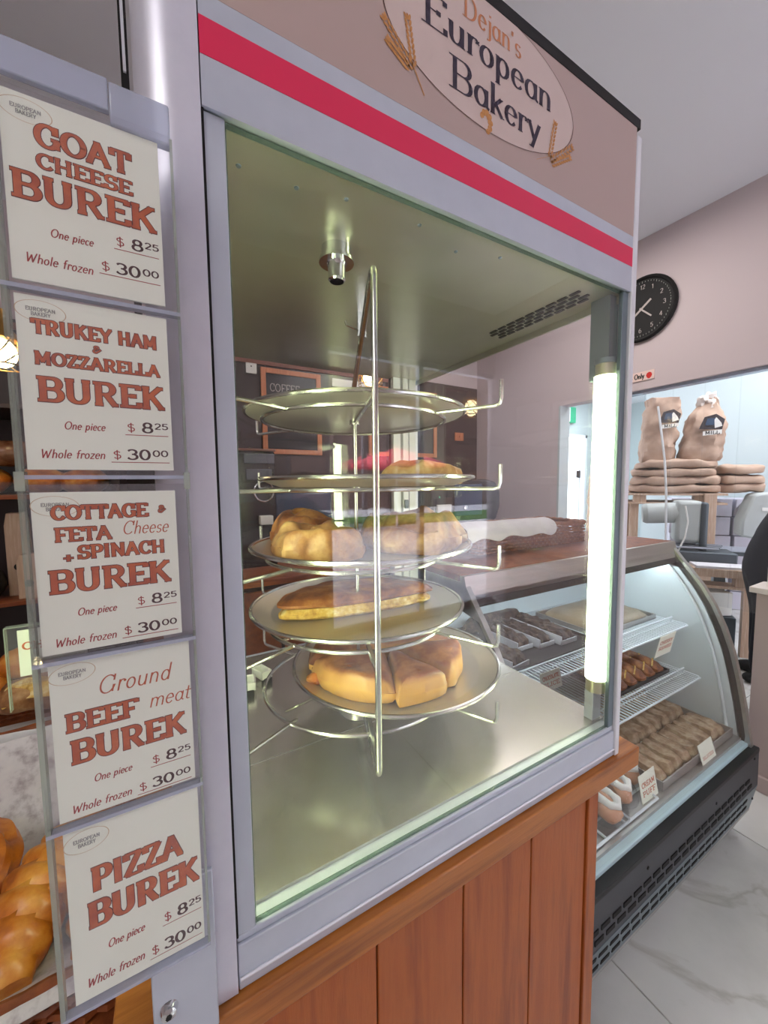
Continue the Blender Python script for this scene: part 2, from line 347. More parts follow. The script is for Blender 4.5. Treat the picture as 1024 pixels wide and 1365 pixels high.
# ------------------------------------------------------------ lettering: strokes with pen-width by direction
def E(cx, cy, rx, ry, a0, a1, n=10):
    return [(cx+rx*math.cos(math.radians(a0+(a1-a0)*i/n)), cy+ry*math.sin(math.radians(a0+(a1-a0)*i/n))) for i in range(n+1)]
G = {  # glyph: (advance, strokes, serif spots (x, y, half width))
 'A': (.92, [[(.1,0),(.44,1)], [(.44,1),(.8,0)], [(.24,.34),(.66,.34)]], [(.1,0,.15),(.8,0,.16),(.4,1,.12)]),
 'B': (.86, [[(.2,0),(.2,1)], [(.2,1)]+E(.5,.76,.22,.24,90,-90)+[(.2,.52)], [(.2,.52)]+E(.52,.26,.24,.26,90,-90)+[(.2,0)]], [(.14,0,.14),(.14,1,.14)]),
 'C': (.84, [E(.46,.5,.36,.5,42,318,18), [(.74,.68),(.74,1)]], []),
 'D': (.9, [[(.2,0),(.2,1)], [(.2,1)]+E(.42,.5,.36,.5,90,-90,14)+[(.2,0)]], [(.14,0,.14),(.14,1,.14)]),
 'E': (.8, [[(.2,0),(.2,1)], [(.2,1),(.72,1)], [(.2,.52),(.52,.52)], [(.2,0),(.74,0)], [(.72,1),(.72,.86)], [(.74,0),(.74,.18)], [(.52,.58),(.52,.46)]], [(.12,0,.12),(.12,1,.12)]),
 'F': (.76, [[(.2,0),(.2,1)], [(.2,1),(.72,1)], [(.2,.48),(.48,.48)], [(.72,1),(.72,.86)], [(.48,.54),(.48,.42)]], [(.2,0,.2),(.12,1,.12)]),
 'G': (.92, [E(.46,.5,.36,.5,44,350,20), [(.74,.68),(.74,1)], [(.76,.05),(.76,.42)]], [(.72,.42,.17)]),
 'H': (.98, [[(.2,0),(.2,1)], [(.76,0),(.76,1)], [(.2,.5),(.76,.5)]], [(.2,0,.17),(.2,1,.17),(.76,0,.17),(.76,1,.17)]),
 'I': (.46, [[(.23,0),(.23,1)]], [(.23,0,.18),(.23,1,.18)]),
 'K': (.94, [[(.2,0),(.2,1)], [(.2,.42),(.72,1)], [(.4,.6),(.78,0)]], [(.2,0,.17),(.2,1,.17),(.74,1,.15),(.78,0,.16)]),
 'L': (.78, [[(.2,0),(.2,1)], [(.2,0),(.7,0)], [(.7,0),(.7,.28)]], [(.2,1,.18),(.12,0,.12)]),
 'M': (1.1, [[(.2,0),(.2,1)], [(.2,1),(.54,.2)], [(.54,.2),(.88,1)], [(.88,0),(.88,1)]], [(.18,0,.15),(.14,1,.12),(.9,0,.15),(.94,1,.12)]),
 'N': (.98, [[(.2,0),(.2,1)], [(.2,1),(.78,0)], [(.78,0),(.78,1)]], [(.2,0,.16),(.14,1,.12),(.78,1,.16)]),
 'O': (.94, [E(.47,.5,.37,.5,0,360,24)], []),
 'P': (.8, [[(.2,0),(.2,1)], [(.2,1)]+E(.46,.73,.24,.27,90,-90)+[(.2,.46)]], [(.2,0,.18),(.13,1,.13)]),
 'Q': (.94, [E(.47,.5,.37,.5,0,360,24), [(.5,.2),(.85,-.12)]], []),
 'R': (.92, [[(.2,0),(.2,1)], [(.2,1)]+E(.46,.74,.24,.26,90,-90)+[(.2,.48)], [(.46,.48),(.74,0)]], [(.2,0,.17),(.13,1,.13),(.78,0,.12)]),
 'S': (.78, [E(.4,.74,.26,.26,30,270,12)+E(.4,.25,.28,.25,90,-150,12)[1:], [(.64,.74),(.64,1)], [(.13,.26),(.13,0)]], []),
 'T': (.84, [[(.42,0),(.42,1)], [(.08,1),(.76,1)], [(.08,1),(.08,.74)], [(.76,1),(.76,.74)]], [(.42,0,.19)]),
 'U': (.96, [[(.2,1)]+E(.47,.3,.27,.3,180,360,12)+[(.74,1)]], [(.2,1,.18),(.74,1,.17)]),
 'V': (.9, [[(.1,1),(.44,0)], [(.44,0),(.78,1)]], [(.1,1,.15),(.78,1,.15)]),
 'W': (1.1, [[(.08,1),(.3,0),(.52,.8),(.74,0),(.98,1)]], []),
 'Y': (.9, [[(.1,1),(.44,.46)], [(.78,1),(.44,.46)], [(.44,.46),(.44,0)]], [(.1,1,.15),(.78,1,.15),(.44,0,.18)]),
 'Z': (.8, [[(.12,1),(.68,1)], [(.68,1),(.12,0)], [(.12,0),(.7,0)], [(.12,1),(.12,.76)], [(.7,0),(.7,.26)]], []),
 '&': (.8, [[(.72,.5),(.3,0)]+E(.28,.22,.18,.22,270,100,8)+E(.36,.78,.16,.2,230,-60,10)+[(.2,.44)]], []),
 '+': (.7, [[(.1,.4),(.6,.4)], [(.35,.15),(.35,.65)]], []),
 '$': (.66, [E(.32,.7,.2,.18,30,270,10)+E(.32,.3,.22,.22,90,-150,10)[1:], [(.32,-.08),(.32,1.02)]], []),
 '0': (.72, [E(.36,.5,.26,.5,0,360,20)], []),
 '1': (.5, [[(.1,.8),(.28,1),(.28,0)]], []),
 '2': (.7, [E(.34,.72,.24,.28,160,-30,10)+[(.1,0),(.6,0)]], []),
 '3': (.7, [E(.32,.76,.24,.24,150,-90,10), E(.33,.27,.27,.27,90,-155,12)], []),
 '4': (.7, [[(.48,0),(.48,1),(.08,.3),(.64,.3)]], []),
 '5': (.7, [[(.58,1),(.18,1),(.15,.56)]+E(.33,.31,.26,.31,118,-150,12)], []),
 '6': (.7, [E(.5,.62,.4,.38,100,180,6)+E(.35,.3,.25,.3,180,540,16)], []),
 '8': (.74, [E(.37,.75,.22,.25,0,360,16), E(.37,.26,.27,.27,0,360,16)], []),
 'a': (.62, [E(.3,.3,.2,.3,0,360,14), [(.5,.6),(.5,.08),(.6,0)]], []),
 'b': (.6, [[(.12,1),(.12,0)], E(.32,.3,.2,.3,0,360,14)], []),
 'c': (.52, [E(.3,.3,.2,.3,50,310,12)], []),
 'd': (.64, [E(.3,.3,.2,.3,0,360,14), [(.5,1),(.5,0)]], [(.47,1,.07)]),
 'e': (.56, [[(.1,.34),(.48,.34)]+E(.29,.31,.2,.31,5,320,14)], []),
 'f': (.42, [[(.2,0),(.2,.8)]+E(.32,.8,.12,.18,180,50,6), [(.06,.6),(.36,.6)]], []),
 'g': (.6, [E(.3,.32,.19,.28,0,360,14), [(.5,.6),(.5,-.12)]+E(.3,-.12,.2,.18,0,-150,8)], []),
 'h': (.62, [[(.14,1),(.14,0)], [(.14,.34)]+E(.32,.38,.17,.22,160,0,8)+[(.49,0)]], []),
 'i': (.3, [[(.15,.6),(.15,0)], E(.15,.84,.02,.02,0,360,6)], [(.12,.6,.06),(.15,0,.08)]),
 'j': (.3, [[(.2,.6),(.2,-.15)]+E(.08,-.15,.12,.14,0,-120,6), E(.2,.84,.02,.02,0,360,6)], [(.16,.6,.07)]),
 'k': (.6, [[(.14,1),(.14,0)], [(.14,.22),(.46,.6)], [(.26,.36),(.5,0)]], [(.12,1,.07),(.14,0,.09),(.46,.6,.08),(.52,0,.08)]),
 'l': (.3, [[(.15,1),(.15,0)]], [(.12,1,.07),(.15,0,.09)]),
 'm': (.9, [[(.12,.6),(.12,0)], [(.12,.36)]+E(.29,.4,.16,.2,160,0,8)+[(.45,0)], [(.45,.36)]+E(.62,.4,.16,.2,160,0,8)+[(.78,0)]], []),
 'n': (.64, [[(.14,.6),(.14,0)], [(.14,.34)]+E(.32,.38,.17,.22,160,0,8)+[(.49,0)]], [(.11,.6,.07),(.14,0,.09),(.49,0,.09)]),
 'o': (.58, [E(.29,.3,.2,.3,0,360,16)], []),
 'p': (.64, [[(.14,.6),(.14,-.32)], E(.33,.3,.19,.3,0,360,14)], [(.11,.6,.07),(.14,-.32,.1)]),
 'r': (.46, [[(.14,.6),(.14,0)], [(.14,.32)]+E(.3,.4,.15,.2,165,50,6), E(.4,.52,.03,.03,0,360,6)], [(.11,.6,.07),(.14,0,.1)]),
 's': (.48, [E(.25,.45,.15,.15,30,270,8)+E(.25,.15,.16,.15,90,-150,8)[1:]], []),
 't': (.42, [[(.18,.86),(.18,.12)]+E(.3,.12,.12,.12,180,300,5), [(.04,.6),(.36,.6)]], []),
 'u': (.64, [[(.14,.6),(.14,.22)]+E(.31,.22,.17,.22,180,350,8), [(.5,.6),(.5,0)]], [(.11,.6,.07),(.47,.6,.07),(.54,0,.06)]),
 'w': (.8, [[(.08,.6),(.22,0),(.38,.5),(.54,0),(.7,.6)]], []),
 'y': (.58, [[(.08,.6),(.3,0)], [(.52,.6),(.22,-.3),(.1,-.28)]], [(.08,.6,.09),(.52,.6,.08)]),
 'z': (.54, [[(.1,.6),(.46,.6),(.1,0),(.48,0)]], []),
 "'": (.24, [[(.1,1),(.08,.8)]], []), '-': (.4, [[(.08,.4),(.34,.4)]], []), '.': (.25, [E(.1,.04,.03,.03,0,360,6)], []), ' ': (.42, [], []),
}
def text(mb, s, org, ex, ez, cap, T=.12, t=.06, width=None, serif=0, slant=0, track=1.0, align='l', grow=0, en=None, off=0, rise=0, ser_t=None):
    """flat lettering on the plane (ex, ez); width squeezes the line to a measure; returns width"""
    org = Vector(org); ex = Vector(ex).normalized(); ez = Vector(ez).normalized(); nn = ex.cross(ez)
    adv = sum(G[c][0]*track for c in s); sx = cap
    if width: sx = width/adv
    x = 0 if align == 'l' else (-adv/2 if align == 'c' else -adv); st = ser_t or t
    def P(u, v, k): return org+ex*((u+slant*v)*sx)+ez*(v*cap+rise*u*sx)+nn*(off+k)
    def quad(a, b, w0, extend=0, k=0):
        a = Vector((a[0]*sx, a[1]*cap)); b = Vector((b[0]*sx, b[1]*cap)); d = b-a
        if d.length < 1e-7: return
        d.normalize(); a = a-d*extend; b = b+d*extend; n = Vector((-d.y, d.x))*w0/2
        q = [a+n, a-n, b-n, b+n]
        mb.add([org+ex*(p.x+slant*p.y)+ez*(p.y+rise*p.x)+nn*(off+k) for p in q], [(0, 1, 2, 3)])
    for c in s:
        a, strokes, sers = G[c]; kk = 0
        pieces = []
        for st_ in strokes:
            cur = [st_[0]]
            for q in range(1, len(st_)):
                cur.append(st_[q])
                if q < len(st_)-1:
                    a1 = math.atan2((st_[q][1]-st_[q-1][1])*cap, (st_[q][0]-st_[q-1][0])*sx); a2 = math.atan2((st_[q+1][1]-st_[q][1])*cap, (st_[q+1][0]-st_[q][0])*sx)
                    if abs((a2-a1+PI) % (2*PI)-PI) > .9: pieces.append(cur); cur = [st_[q]]
            pieces.append(cur)
        for st_ in pieces:
            pts = [(x+px*1.0, py) for px, py in st_]
            L = len(pts); ws = []
            for i in range(L):
                p0 = pts[max(0, i-1)]; p1 = pts[min(L-1, i+1)]
                dx = (p1[0]-p0[0])*sx; dy = (p1[1]-p0[1])*cap; l = math.hypot(dx, dy) or 1
                ws.append(((t+(T-t)*abs(dy/l)**1.3)*cap+2*grow, dx/l, dy/l))
            kk += 1
            vs = []
            for i in range(L):
                w_, dx, dy = ws[i]; px, py = pts[i][0]*sx, pts[i][1]*cap
                e = grow+ (t*.25*cap)
                if i == 0: px -= dx*e; py -= dy*e
                if i == L-1: px += dx*e; py += dy*e
                for sgn in (1, -1):
                    u, v = px-dy*w_/2*sgn, py+dx*w_/2*sgn
                    vs.append(org+ex*(u+slant*v)+ez*(v+rise*u)+nn*(off+kk*2e-6))
            mb.add(vs, [(2*i, 2*i+1, 2*i+3, 2*i+2) for i in range(L-1)])
        if serif:
            for (px, py, hw) in sers:
                quad((x+px-hw*serif, py), (x+px+hw*serif, py), st*cap+2*grow, grow, 2e-5)
        x += a*track
    return adv*sx
def disc(mb, c, ex, ez, rx, rz, r_in=0, n=40, off=0, rot=0):
    c = Vector(c); ex = Vector(ex); ez = Vector(ez); nn = ex.cross(ez); vs = []
    for k in range(n):
        a = 2*PI*k/n
        for f in ((1, r_in) if r_in else (1,)):
            u, v = rx*f*math.cos(a), rz*f*math.sin(a)
            u, v = u*math.cos(rot)-v*math.sin(rot), u*math.sin(rot)+v*math.cos(rot)
            vs.append(c+ex*u+ez*v+nn*off)
    if r_in: mb.add(vs, [(2*k, 2*((k+1) % n), 2*((k+1) % n)+1, 2*k+1) for k in range(n)])
    else: mb.add(vs, [tuple(range(n))])
X3, Y3, Z3 = Vector((1, 0, 0)), Vector((0, 1, 0)), Vector((0, 0, 1))
def rotz(a): return Matrix.Rotation(a, 3, 'Z')

# ============================================================ SETTING
FZ = -.85; CZ = 2.2
fl = struct('floor', MB().box(-3.2, 9.2, -2.7, 5.2, FZ-.06, FZ-.006), 'floor_joint')
tile_me = None
for i in range(-5, 10):
    for j in range(-4, 6):
        x0 = .975+.8*i; y0 = -.3+.8*j
        if x0 < -3.1 or x0 > 8.2 or y0 < -2.75 or y0 > 4.6: continue
        if tile_me is None:
            t = part('tile', MB().box(0, .797, 0, .797, -.008, 0), 'marble', fl, bevel=.0012, smooth=False)
            t.data.transform(Matrix.Translation(fl.location)); tile_me = t.data
        else:
            t = bpy.data.objects.new('tile', tile_me); S.collection.objects.link(t); t.parent = fl
            bm_ = t.modifiers.new('bevel', 'BEVEL'); bm_.width = .0012
        t.location = Vector((x0, y0, FZ))-fl.location
struct('ceiling', MB().box(-3.2, 9.2, -2.7, 5.2, CZ, CZ+.1), 'shop_ceiling')
struct('wall_left', MB().box(-3.2, -3.1, -2.7, 2.9, FZ, CZ), 'mauve_wall')
struct('wall_back', MB().box(-3.1, 3.0, 2.88, 2.98, FZ, CZ), 'mauve_wall')
struct('trim_1', MB().box(-3.1, 2.985, 2.862, 2.882, FZ, 1.50), 'dark_wall')
struct('trim_2', MB().box(-3.1, 1.98, 2.845, 2.864, 1.435, 1.475), 'brown_trim')
# wall with the clock: header over the kitchen opening
struct('wall_right', MB().box(3.0, 3.12, 1.85, 2.98, FZ, CZ).box(3.0, 3.12, -2.7, 1.85, 1.137, CZ).box(3.0, 3.12, -2.7, .02, FZ, 1.137), 'mauve_wall')
struct('trim_3', MB().box(-.005+3.0, 3.125, 1.832, 1.85, FZ, 1.137), 'kitchen_wall')
# kitchen shell
struct('wall_kitchen', MB().box(5.35, 5.45, -2.7, 2.3, FZ, CZ), 'kitchen_wall')
struct('wall_kitchen_back', MB().box(3.12, 6.87, 4.6, 4.7, FZ, CZ).box(7.69, 9.1, 4.6, 4.7, FZ, CZ).box(6.87, 7.69, 4.6, 4.7, 1.44, CZ), 'kitchen_wall')
struct('wall_kitchen_end', MB().box(9.1, 9.2, 2.2, 4.7, FZ, CZ).box(5.45, 9.1, 2.2, 2.3, FZ, CZ), 'kitchen_wall')
d = struct('door_1', MB().box(6.87, 6.93, 4.56, 4.66, FZ, 1.44).box(7.63, 7.69, 4.56, 4.66, FZ, 1.44).box(6.87, 7.69, 4.56, 4.66, 1.38, 1.44), 'door_white')
part('door_leaf', MB().obox((7.56, 4.95, .26), (.04, .72, 2.2), rotz(-.15)), 'door_white', d, bevel=.003)
part('hinge', MB().box(7.40, 7.52, 4.58, 4.60, .55, .70), 'dark', d)
# pony wall with a ledge beside the fridge
pw = struct('wall_low', MB().box(2.1, 2.22, -1.6, .242, FZ, .0), 'pony')
struct('trim_4', MB().box(2.08, 2.24, -1.6, .262, .0, .024), 'ledge', bevel=.003)
struct('trim_5', MB().box(2.15, 2.21, .05, .226, .024, 1.0), 'ledge')
struct('baseboard_low', MB().box(2.086, 2.1, -1.6, .256, FZ, FZ+.07).box(2.086, 2.22, .242, .256, FZ, FZ+.07), 'pony', bevel=.004)
# shop front behind the camera: window onto the street
struct('wall_front', MB().box(-3.2, 1.1, -2.7, -2.6, FZ, CZ).box(1.1, 3.1, -2.7, -2.6, 1.6, CZ).box(1.1, 3.1, -2.7, -2.6, FZ, -.78), 'mauve_wall')
wn = struct('window_1', MB().box(1.1, 1.15, -2.68, -2.62, -.78, 1.6).box(2.05, 2.10, -2.68, -2.62, -.78, 1.6).box(3.05, 3.1, -2.68, -2.62, -.78, 1.6).box(1.1, 3.1, -2.68, -2.62, -.82, -.77).box(1.1, 3.1, -2.68, -2.62, 1.56, 1.61), 'alu')
part('pane', MB().box(1.15, 2.05, -2.653, -2.647, -.77, 1.56), 'glass', wn, smooth=False)
part('pane', MB().box(2.10, 3.05, -2.653, -2.647, -.77, 1.56), 'glass', wn, smooth=False)
struct('ground', MB().box(-12, 20, -30, -2.7, FZ-.2, FZ-.02), 'pavement')
tag(part('grass', MB().box(-10, 20, -13, -10, FZ-.02, FZ+.03), 'grass'), 'grass verge across the street', 'grass')['kind'] = 'stuff'
t = thing('shop_building', (8, -18, FZ), 'long low brick building across the street', 'building')
part('wall', MB().box(-6, 24, -19, -17, FZ, 7), 'brick', t, smooth=False)
t = thing('street_umbrella', (5.7, -9, FZ), 'red cafe umbrella on the pavement outside', 'umbrella')
part('pole', MB().tube([(5.7, -9, FZ), (5.7, -9, 1.5)], .03), 'alu', t)
part('canopy', MB().lathe([(0, 1.5), (.7, 1.28), (1.4, 1.02), (1.4, .92)], (5.7, -9, 0), 8), 'umbrella', t, smooth=False)

# ============================================================ WARMING CABINET
CW, CD = .62, .61
cab = thing('warming_cabinet', (CW/2, CD/2, 0), 'tall glass-sided aluminium pastry warming cabinet with a bakery sign header on a wooden counter', 'display cabinet')
# quarter-round corner post at the front left
pts = [(0, -.001), (0, .045), (-.045, .045), (-.045, .03)]+[(-.016-.029*math.cos(a*PI/2/8), .028-.029*math.sin(a*PI/2/8)) for a in range(9)]+[(-.010, -.001)]
part('corner_post', MB().prism(pts[::-1], lambda x, y: (x, y, 0), lambda x, y: (x, y, 1.06)), 'alu_post', cab, label='rounded silver corner post')
part('base_rail', MB().box(.001, CW-.008, 0, .02, 0, .045).box(.001, CW-.008, .003, .024, .045, .0525), 'alu', cab, bevel=.0012)
part('rail_bead', MB().tube([(.002, -.0012, .0125), (CW-.01, -.0012, .0125)], .0016, 6), 'alu_bright', cab)
part('side_rail', MB().box(CW-.02, CW, .02, CD, 0, .0525), 'alu', cab, bevel=.001)
part('side_rail', MB().box(-.04, -.02, .045, CD, 0, .0525), 'alu', cab, bevel=.001)
part('back_rail', MB().box(-.02, CW-.02, CD-.02, CD, 0, .0525), 'alu', cab, bevel=.001)
part('corner_trim', MB().box(CW-.0075, CW+.005, -.0025, .02, 0, 1.0), 'alu_bright', cab, bevel=.002)
part('floor_pan', MB().box(-.02, CW-.003, .022, CD-.02, .046, .0564), 'steel_floor', cab, smooth=False)
# a shallow fold across the floor sheet
part('floor_seam', MB().box(.02, CW-.02, .216, .2175, .0564, .0568), 'steel', cab, smooth=False)
part('ceiling_pan', MB().box(-.02, CW-.004, .012, CD-.004, .769, .775), 'steel_ceiling', cab, smooth=False)
part('ceiling_flange', MB().box(CW-.014, CW-.010, .012, CD-.006, .757, .769), 'steel_ceiling', cab, smooth=False)
part('header_box', MB().box(.001, CW-.006, .002, .02, .775, 1.012).box(-.03, CW-.004, .012, CD-.004, .775, 1.0), 'alu', cab, smooth=False)
part('black_top_edge', MB().box(.0, CW, -.002, .03, 1.010, 1.024).box(CW-.012, CW-.003, .03, CD, 1.0, 1.02), 'black_trim', cab, smooth=False)
part('lower_strip', MB().box(.001, CW-.008, -.001, .002, .7695, .807), 'alu', cab, smooth=False)
part('red_stripe', MB().box(.001, CW-.008, -.0014, .002, .807, .8345), 'red_stripe', cab, smooth=False)
part('upper_strip', MB().box(.001, CW-.008, -.001, .002, .8345, .852), 'alu', cab, smooth=False)
sg = part('header_panel', MB().box(.001, CW-.008, -.0012, .002, .852, 1.010), 'mauve_header', cab, smooth=False, label='dusty mauve header panel')
ov = MB(); disc(ov, (.311, -.0015, .944), X3, Z3, .147, .0685, 0, 64); part('oval_ground', ov, 'oval_fill', sg, smooth=False)
ov = MB(); disc(ov, (.311, -.0017, .944), X3, Z3, .147, .0685, .993, 64); part('oval_outline', ov, 'ink_brown', sg, smooth=False)
tx = MB(); text(tx, "European", (.210, -.0019, .9435), X3, Z3, .0315, .19, .04, .203, serif=1, track=.98)
text(tx, "Bakery", (.246, -.0019, .8985), X3, Z3, .0315, .19, .04, .146, serif=1, track=.98); part('lettering', tx, 'ink_plum', sg, smooth=False)
tx = MB(); text(tx, "Dejan's", (.264, -.0019, .9775), X3, Z3, .0225, .15, .04, .092, serif=1); part('lettering', tx, 'ink_orange', sg, smooth=False)
def ear(mb, p0, p1, n=7, s=.0040, y=-.0019):
    p0 = Vector(p0); p1 = Vector(p1); d = (p1-p0).normalized(); nrm = Vector((-d.y, d.x))
    for i in range(n):
        c = p0.lerp(p1, i/(n-1))
        for sg_ in (-1, 1):
            q = c+nrm*sg_*.0024; disc(mb, (q.x, y-1e-5*i, q.y), X3, Z3, s*.85, s*.36, 0, 8, 0, math.atan2(d.y, d.x)+sg_*.45)
    disc(mb, (p1.x, y-2e-4, p1.y), X3, Z3, s*.8, s*.35, 0, 8, 0, math.atan2(d.y, d.x))
for spikes, st_ in (((((.198, .893), (.166, .921)), ((.2, .897), (.193, .936)), ((.193, .890), (.170, .903))), ((.213, .872), (.199, .895))),
                    ((((.412, .892), (.421, .934)), ((.415, .888), (.456, .919)), ((.418, .884), (.452, .905))), ((.386, .877), (.414, .892)))):
    wh = MB()
    for a, b in spikes: ear(wh, a, b, 9)
    a, b = st_; wh.add([(a[0], -.0018, a[1]), (a[0]+.001, -.0018, a[1]+.001), (b[0]+.001, -.0018, b[1]+.001), (b[0], -.0018, b[1])], [(0, 1, 2, 3)])
    part('wheat_sprig', wh, 'wheat', sg, smooth=False)
cr_ = MB()
for i in range(7):
    a = math.radians(-60+i*35); disc(cr_, (.300+.007*math.cos(a), -.0018-1e-5*i, .884+.010*math.sin(a)), X3, Z3, .0048-.0006*abs(i-3), .0036, 0, 10, 0, a)
part('croissant_mark', cr_, 'wheat', sg, smooth=False)
# stiles, gaskets, glass
part('stile', MB().box(.001, .018, .003, .02, .0525, .7695), 'alu', cab, bevel=.001)
part('stile_gasket', MB().box(.0005, .0022, .001, .0035, .0525, .7695), 'dark', cab, smooth=False)
part('stile', MB().box(CW-.022, CW-.0075, .003, .010, .0525, .7695), 'alu_dark', cab, bevel=.001)
part('front_glass', MB().box(.018, CW-.022, .006, .010, .0525, .7695), 'glass', cab, smooth=False)
part('glass_edge', MB().box(.018, .0192, .0058, .0102, .0525, .7695).box(.0195, CW-.022, .0058, .0102, .0525, .0535).box(.0195, CW-.022, .0058, .0102, .768, .7695), 'glass_edge', cab, smooth=False)
part('side_glass', MB().box(CW-.006, CW-.002, .022, CD-.03, .0525, .769), 'glass', cab, smooth=False)
part('side_glass', MB().box(-.030, -.026, .046, CD-.03, .0525, .769), 'glass', cab, smooth=False)
part('back_glass', MB().box(.0, .522, CD-.010, CD-.006, .0525, .757), 'glass', cab, smooth=False)
bp = part('rear_post', MB().box(.524, .548, CD-.03, CD-.004, .0564, .769).box(.553, .572, CD-.034, CD-.004, .0564, .769).box(.577, .600, CD-.03, CD-.004, .0564, .769).box(.524, .615, CD-.018, CD-.003, .0564, .769), 'alu_bright', cab, bevel=.001)
part('rear_post', MB().box(-.035, -.01, CD-.03, CD-.004, .0564, .769), 'alu', cab, bevel=.001)
part('door_latch', MB().box(.556, .569, CD-.038, CD-.034, .40, .425), 'alu_dark', bp, bevel=.001)
part('front_lip', MB().box(CW-.03, CW-.006, .018, .05, .64, .769), 'alu_dark', cab, smooth=False)
# fluorescent tubes in both front corners
for tx_, ty_, hid in ((.6005, .0285, 0), (.000, .072, 1)):
    lt = part('light_tube', MB().tube([(tx_, ty_, .130), (tx_, ty_, .645)], .0165, 20), 'tube_glow', cab, label='glowing fluorescent tube')
    part('socket', MB().tube([(tx_, ty_, .645), (tx_, ty_, .664)], .0155, 16), 'tube_cap', lt)
    part('socket', MB().tube([(tx_, ty_, .664), (tx_, ty_, .672)], .0175, 16), 'alu_dark', lt)
    part('socket', MB().tube([(tx_, ty_, .108), (tx_, ty_, .130)], .0155, 16), 'tube_cap', lt)
    part('bracket', MB().box(tx_-.012, tx_+.012, ty_-.004, ty_+.012, .0564, .108), 'alu', lt, bevel=.001)
# vent slots cut in the ceiling
vs = part('vent', MB(), 'dark', cab) if False else None
for r in range(4):
    for c in range(9):
        x = .533+r*.0115; y = .035+c*.0215+(r % 2)*.009
        part('vent_slot', MB().box(x, x+.006, y, y+.0165, .7672, .7692), 'dark', cab, smooth=False)
part('lamp_holder', MB().lathe([(.0, .0), (.019, .0), (.019, -.012), (.022, -.014), (.022, -.018), (.0125, -.018), (.011, -.024), (.011, -.038), (.009, -.040), (.009, -.028)], (.163, .118, .769), 28), 'chrome', cab)
hk = part('hook_bracket', MB().box(.262, .278, .262, .266, .728, .769).tube([(.268, .262, .735), (.268, .262, .715)], .002, 6), 'chrome', cab)
part('hook', MB().tube([(.262, .262, .737), (.235, .25, .737), (.232, .248, .742)], .0018, 6), 'chrome', hk)
for (x, y) in ((.09, .045), (.14, .035), (.23, .031), (.035, .045), (.36, .032), (.3, .05)):
    part('screw', MB().lathe([(0, -.0012), (.0022, -.001), (.0026, 0)], (x, y, .769), 10), 'alu_dark', cab)

# ---------------- rotating rack
SX, SY = .253, .262
rk = thing('rotating_rack', (SX, SY, .0564), 'revolving steel wire rack holding five round pans inside the warming cabinet', 'rack')
part('shaft', MB().tube([(SX, SY, .0564), (SX, SY, .645)], .0035, 10), 'wire_steel', rk)
part('turntable', MB().lathe([(0, .0085), (.03, .0085), (.034, .0), (.036, .0)], (SX, SY, .0564), 28), 'steel', rk)
d1 = Vector((.122, -.241)).normalized(); n1 = Vector((-d1.y, d1.x))
ARM = [.583, .468, .353, .239, .124]
for z in ARM:
    lz = z
    part('hub', MB().tube([(SX, SY, lz-.008), (SX, SY, lz+.002)], .009, 12), 'wire_steel', rk)
    for d_, L in ((d1, .255), (-d1, .262), (n1, .262), (-n1, .262)):
        if z > .4 and d_ == n1: continue
        a = Vector((SX, SY))+d_*.152; e = Vector((SX, SY))+d_*L; b = Vector((SX, SY))+d_*(L-.008)
        part('arm', MB().tube([(a.x, a.y, lz-.004), (b.x, b.y, lz-.004), (e.x-d_.x*.002, e.y-d_.y*.002, lz-.002), (e.x, e.y, lz+.005), (e.x, e.y, lz+.03)], .0028, 8), 'wire_steel', rk)
BX, BY = .182, .055
fr = MB().tube([(SX, SY, .640), (BX+.004, BY+.012, .7225), (BX+.001, BY+.003, .7205), (BX, BY, .712), (BX, BY, .110), (BX+.001, BY+.003, .102), (BX+.004, BY+.012, .100), (SX, SY, .100)], .0042, 10)
part('front_bar', fr, 'wire_steel', rk)
for z in ARM:
    rg_ = .155 if z > .2 else .165
    part('carrier_ring', MB().tube([(SX+rg_*math.cos(a*PI/32), SY+rg_*math.sin(a*PI/32), z-.004) for a in range(64)], .003, 8, True), 'wire_steel', rk)
    part('carrier_spoke', MB().tube([(SX, SY, z-.006), (SX-.155*d1.x*.2-.1518*n1.x*.98, SY-.155*d1.y*.2-.1518*n1.y*.98, z-.005)], .0022, 6), 'wire_steel', rk) if z < .3 else None
for z in ARM[:1]+ARM[3:]:
    part('rung', MB().tube([(BX, BY, z-.004), (SX, SY, z-.004)], .0038, 8), 'wire_steel', rk)

# ---------------- pans
def pan(c, z, r, label):
    t = thing('pizza_pan', (c[0], c[1], z), label, 'pan', 'round pans on the rotating rack')
    rb = r*.82
    part('pan_base', MB().lathe([(0, 0), (rb, 0), (rb+.004, .0012), (r-.003, .011), (r, .0125), (r+.0008, .014), (r, .0155), (r-.0035, .0135), (rb+.003, .003), (rb-.001, .0016), (0, .0016)], (c[0], c[1], z), 96), 'pan_metal', t)
    part('pan_rim', MB().tube([(c[0]+r*math.cos(a*PI/48), c[1]+r*math.sin(a*PI/48), z+.0142) for a in range(96)], .0034, 8, True), 'wire_steel', t)
    return t
pan((.271, .292), .583, .194, 'topmost round aluminium pan, seen from below, holding a flat brown pie')
pan((.285, .278), .468, .190, 'second round pan from the top, edge-on at eye level with one pastry')
pan((.268, .270), .353, .193, 'middle round pan holding rolled burek loaves')
pan((.268, .290), .239, .193, 'fourth round pan down, holding half a pie cut open')
pan((.329, .256), .128, .190, 'lowest round pan on the rack carrying the large cut burek')

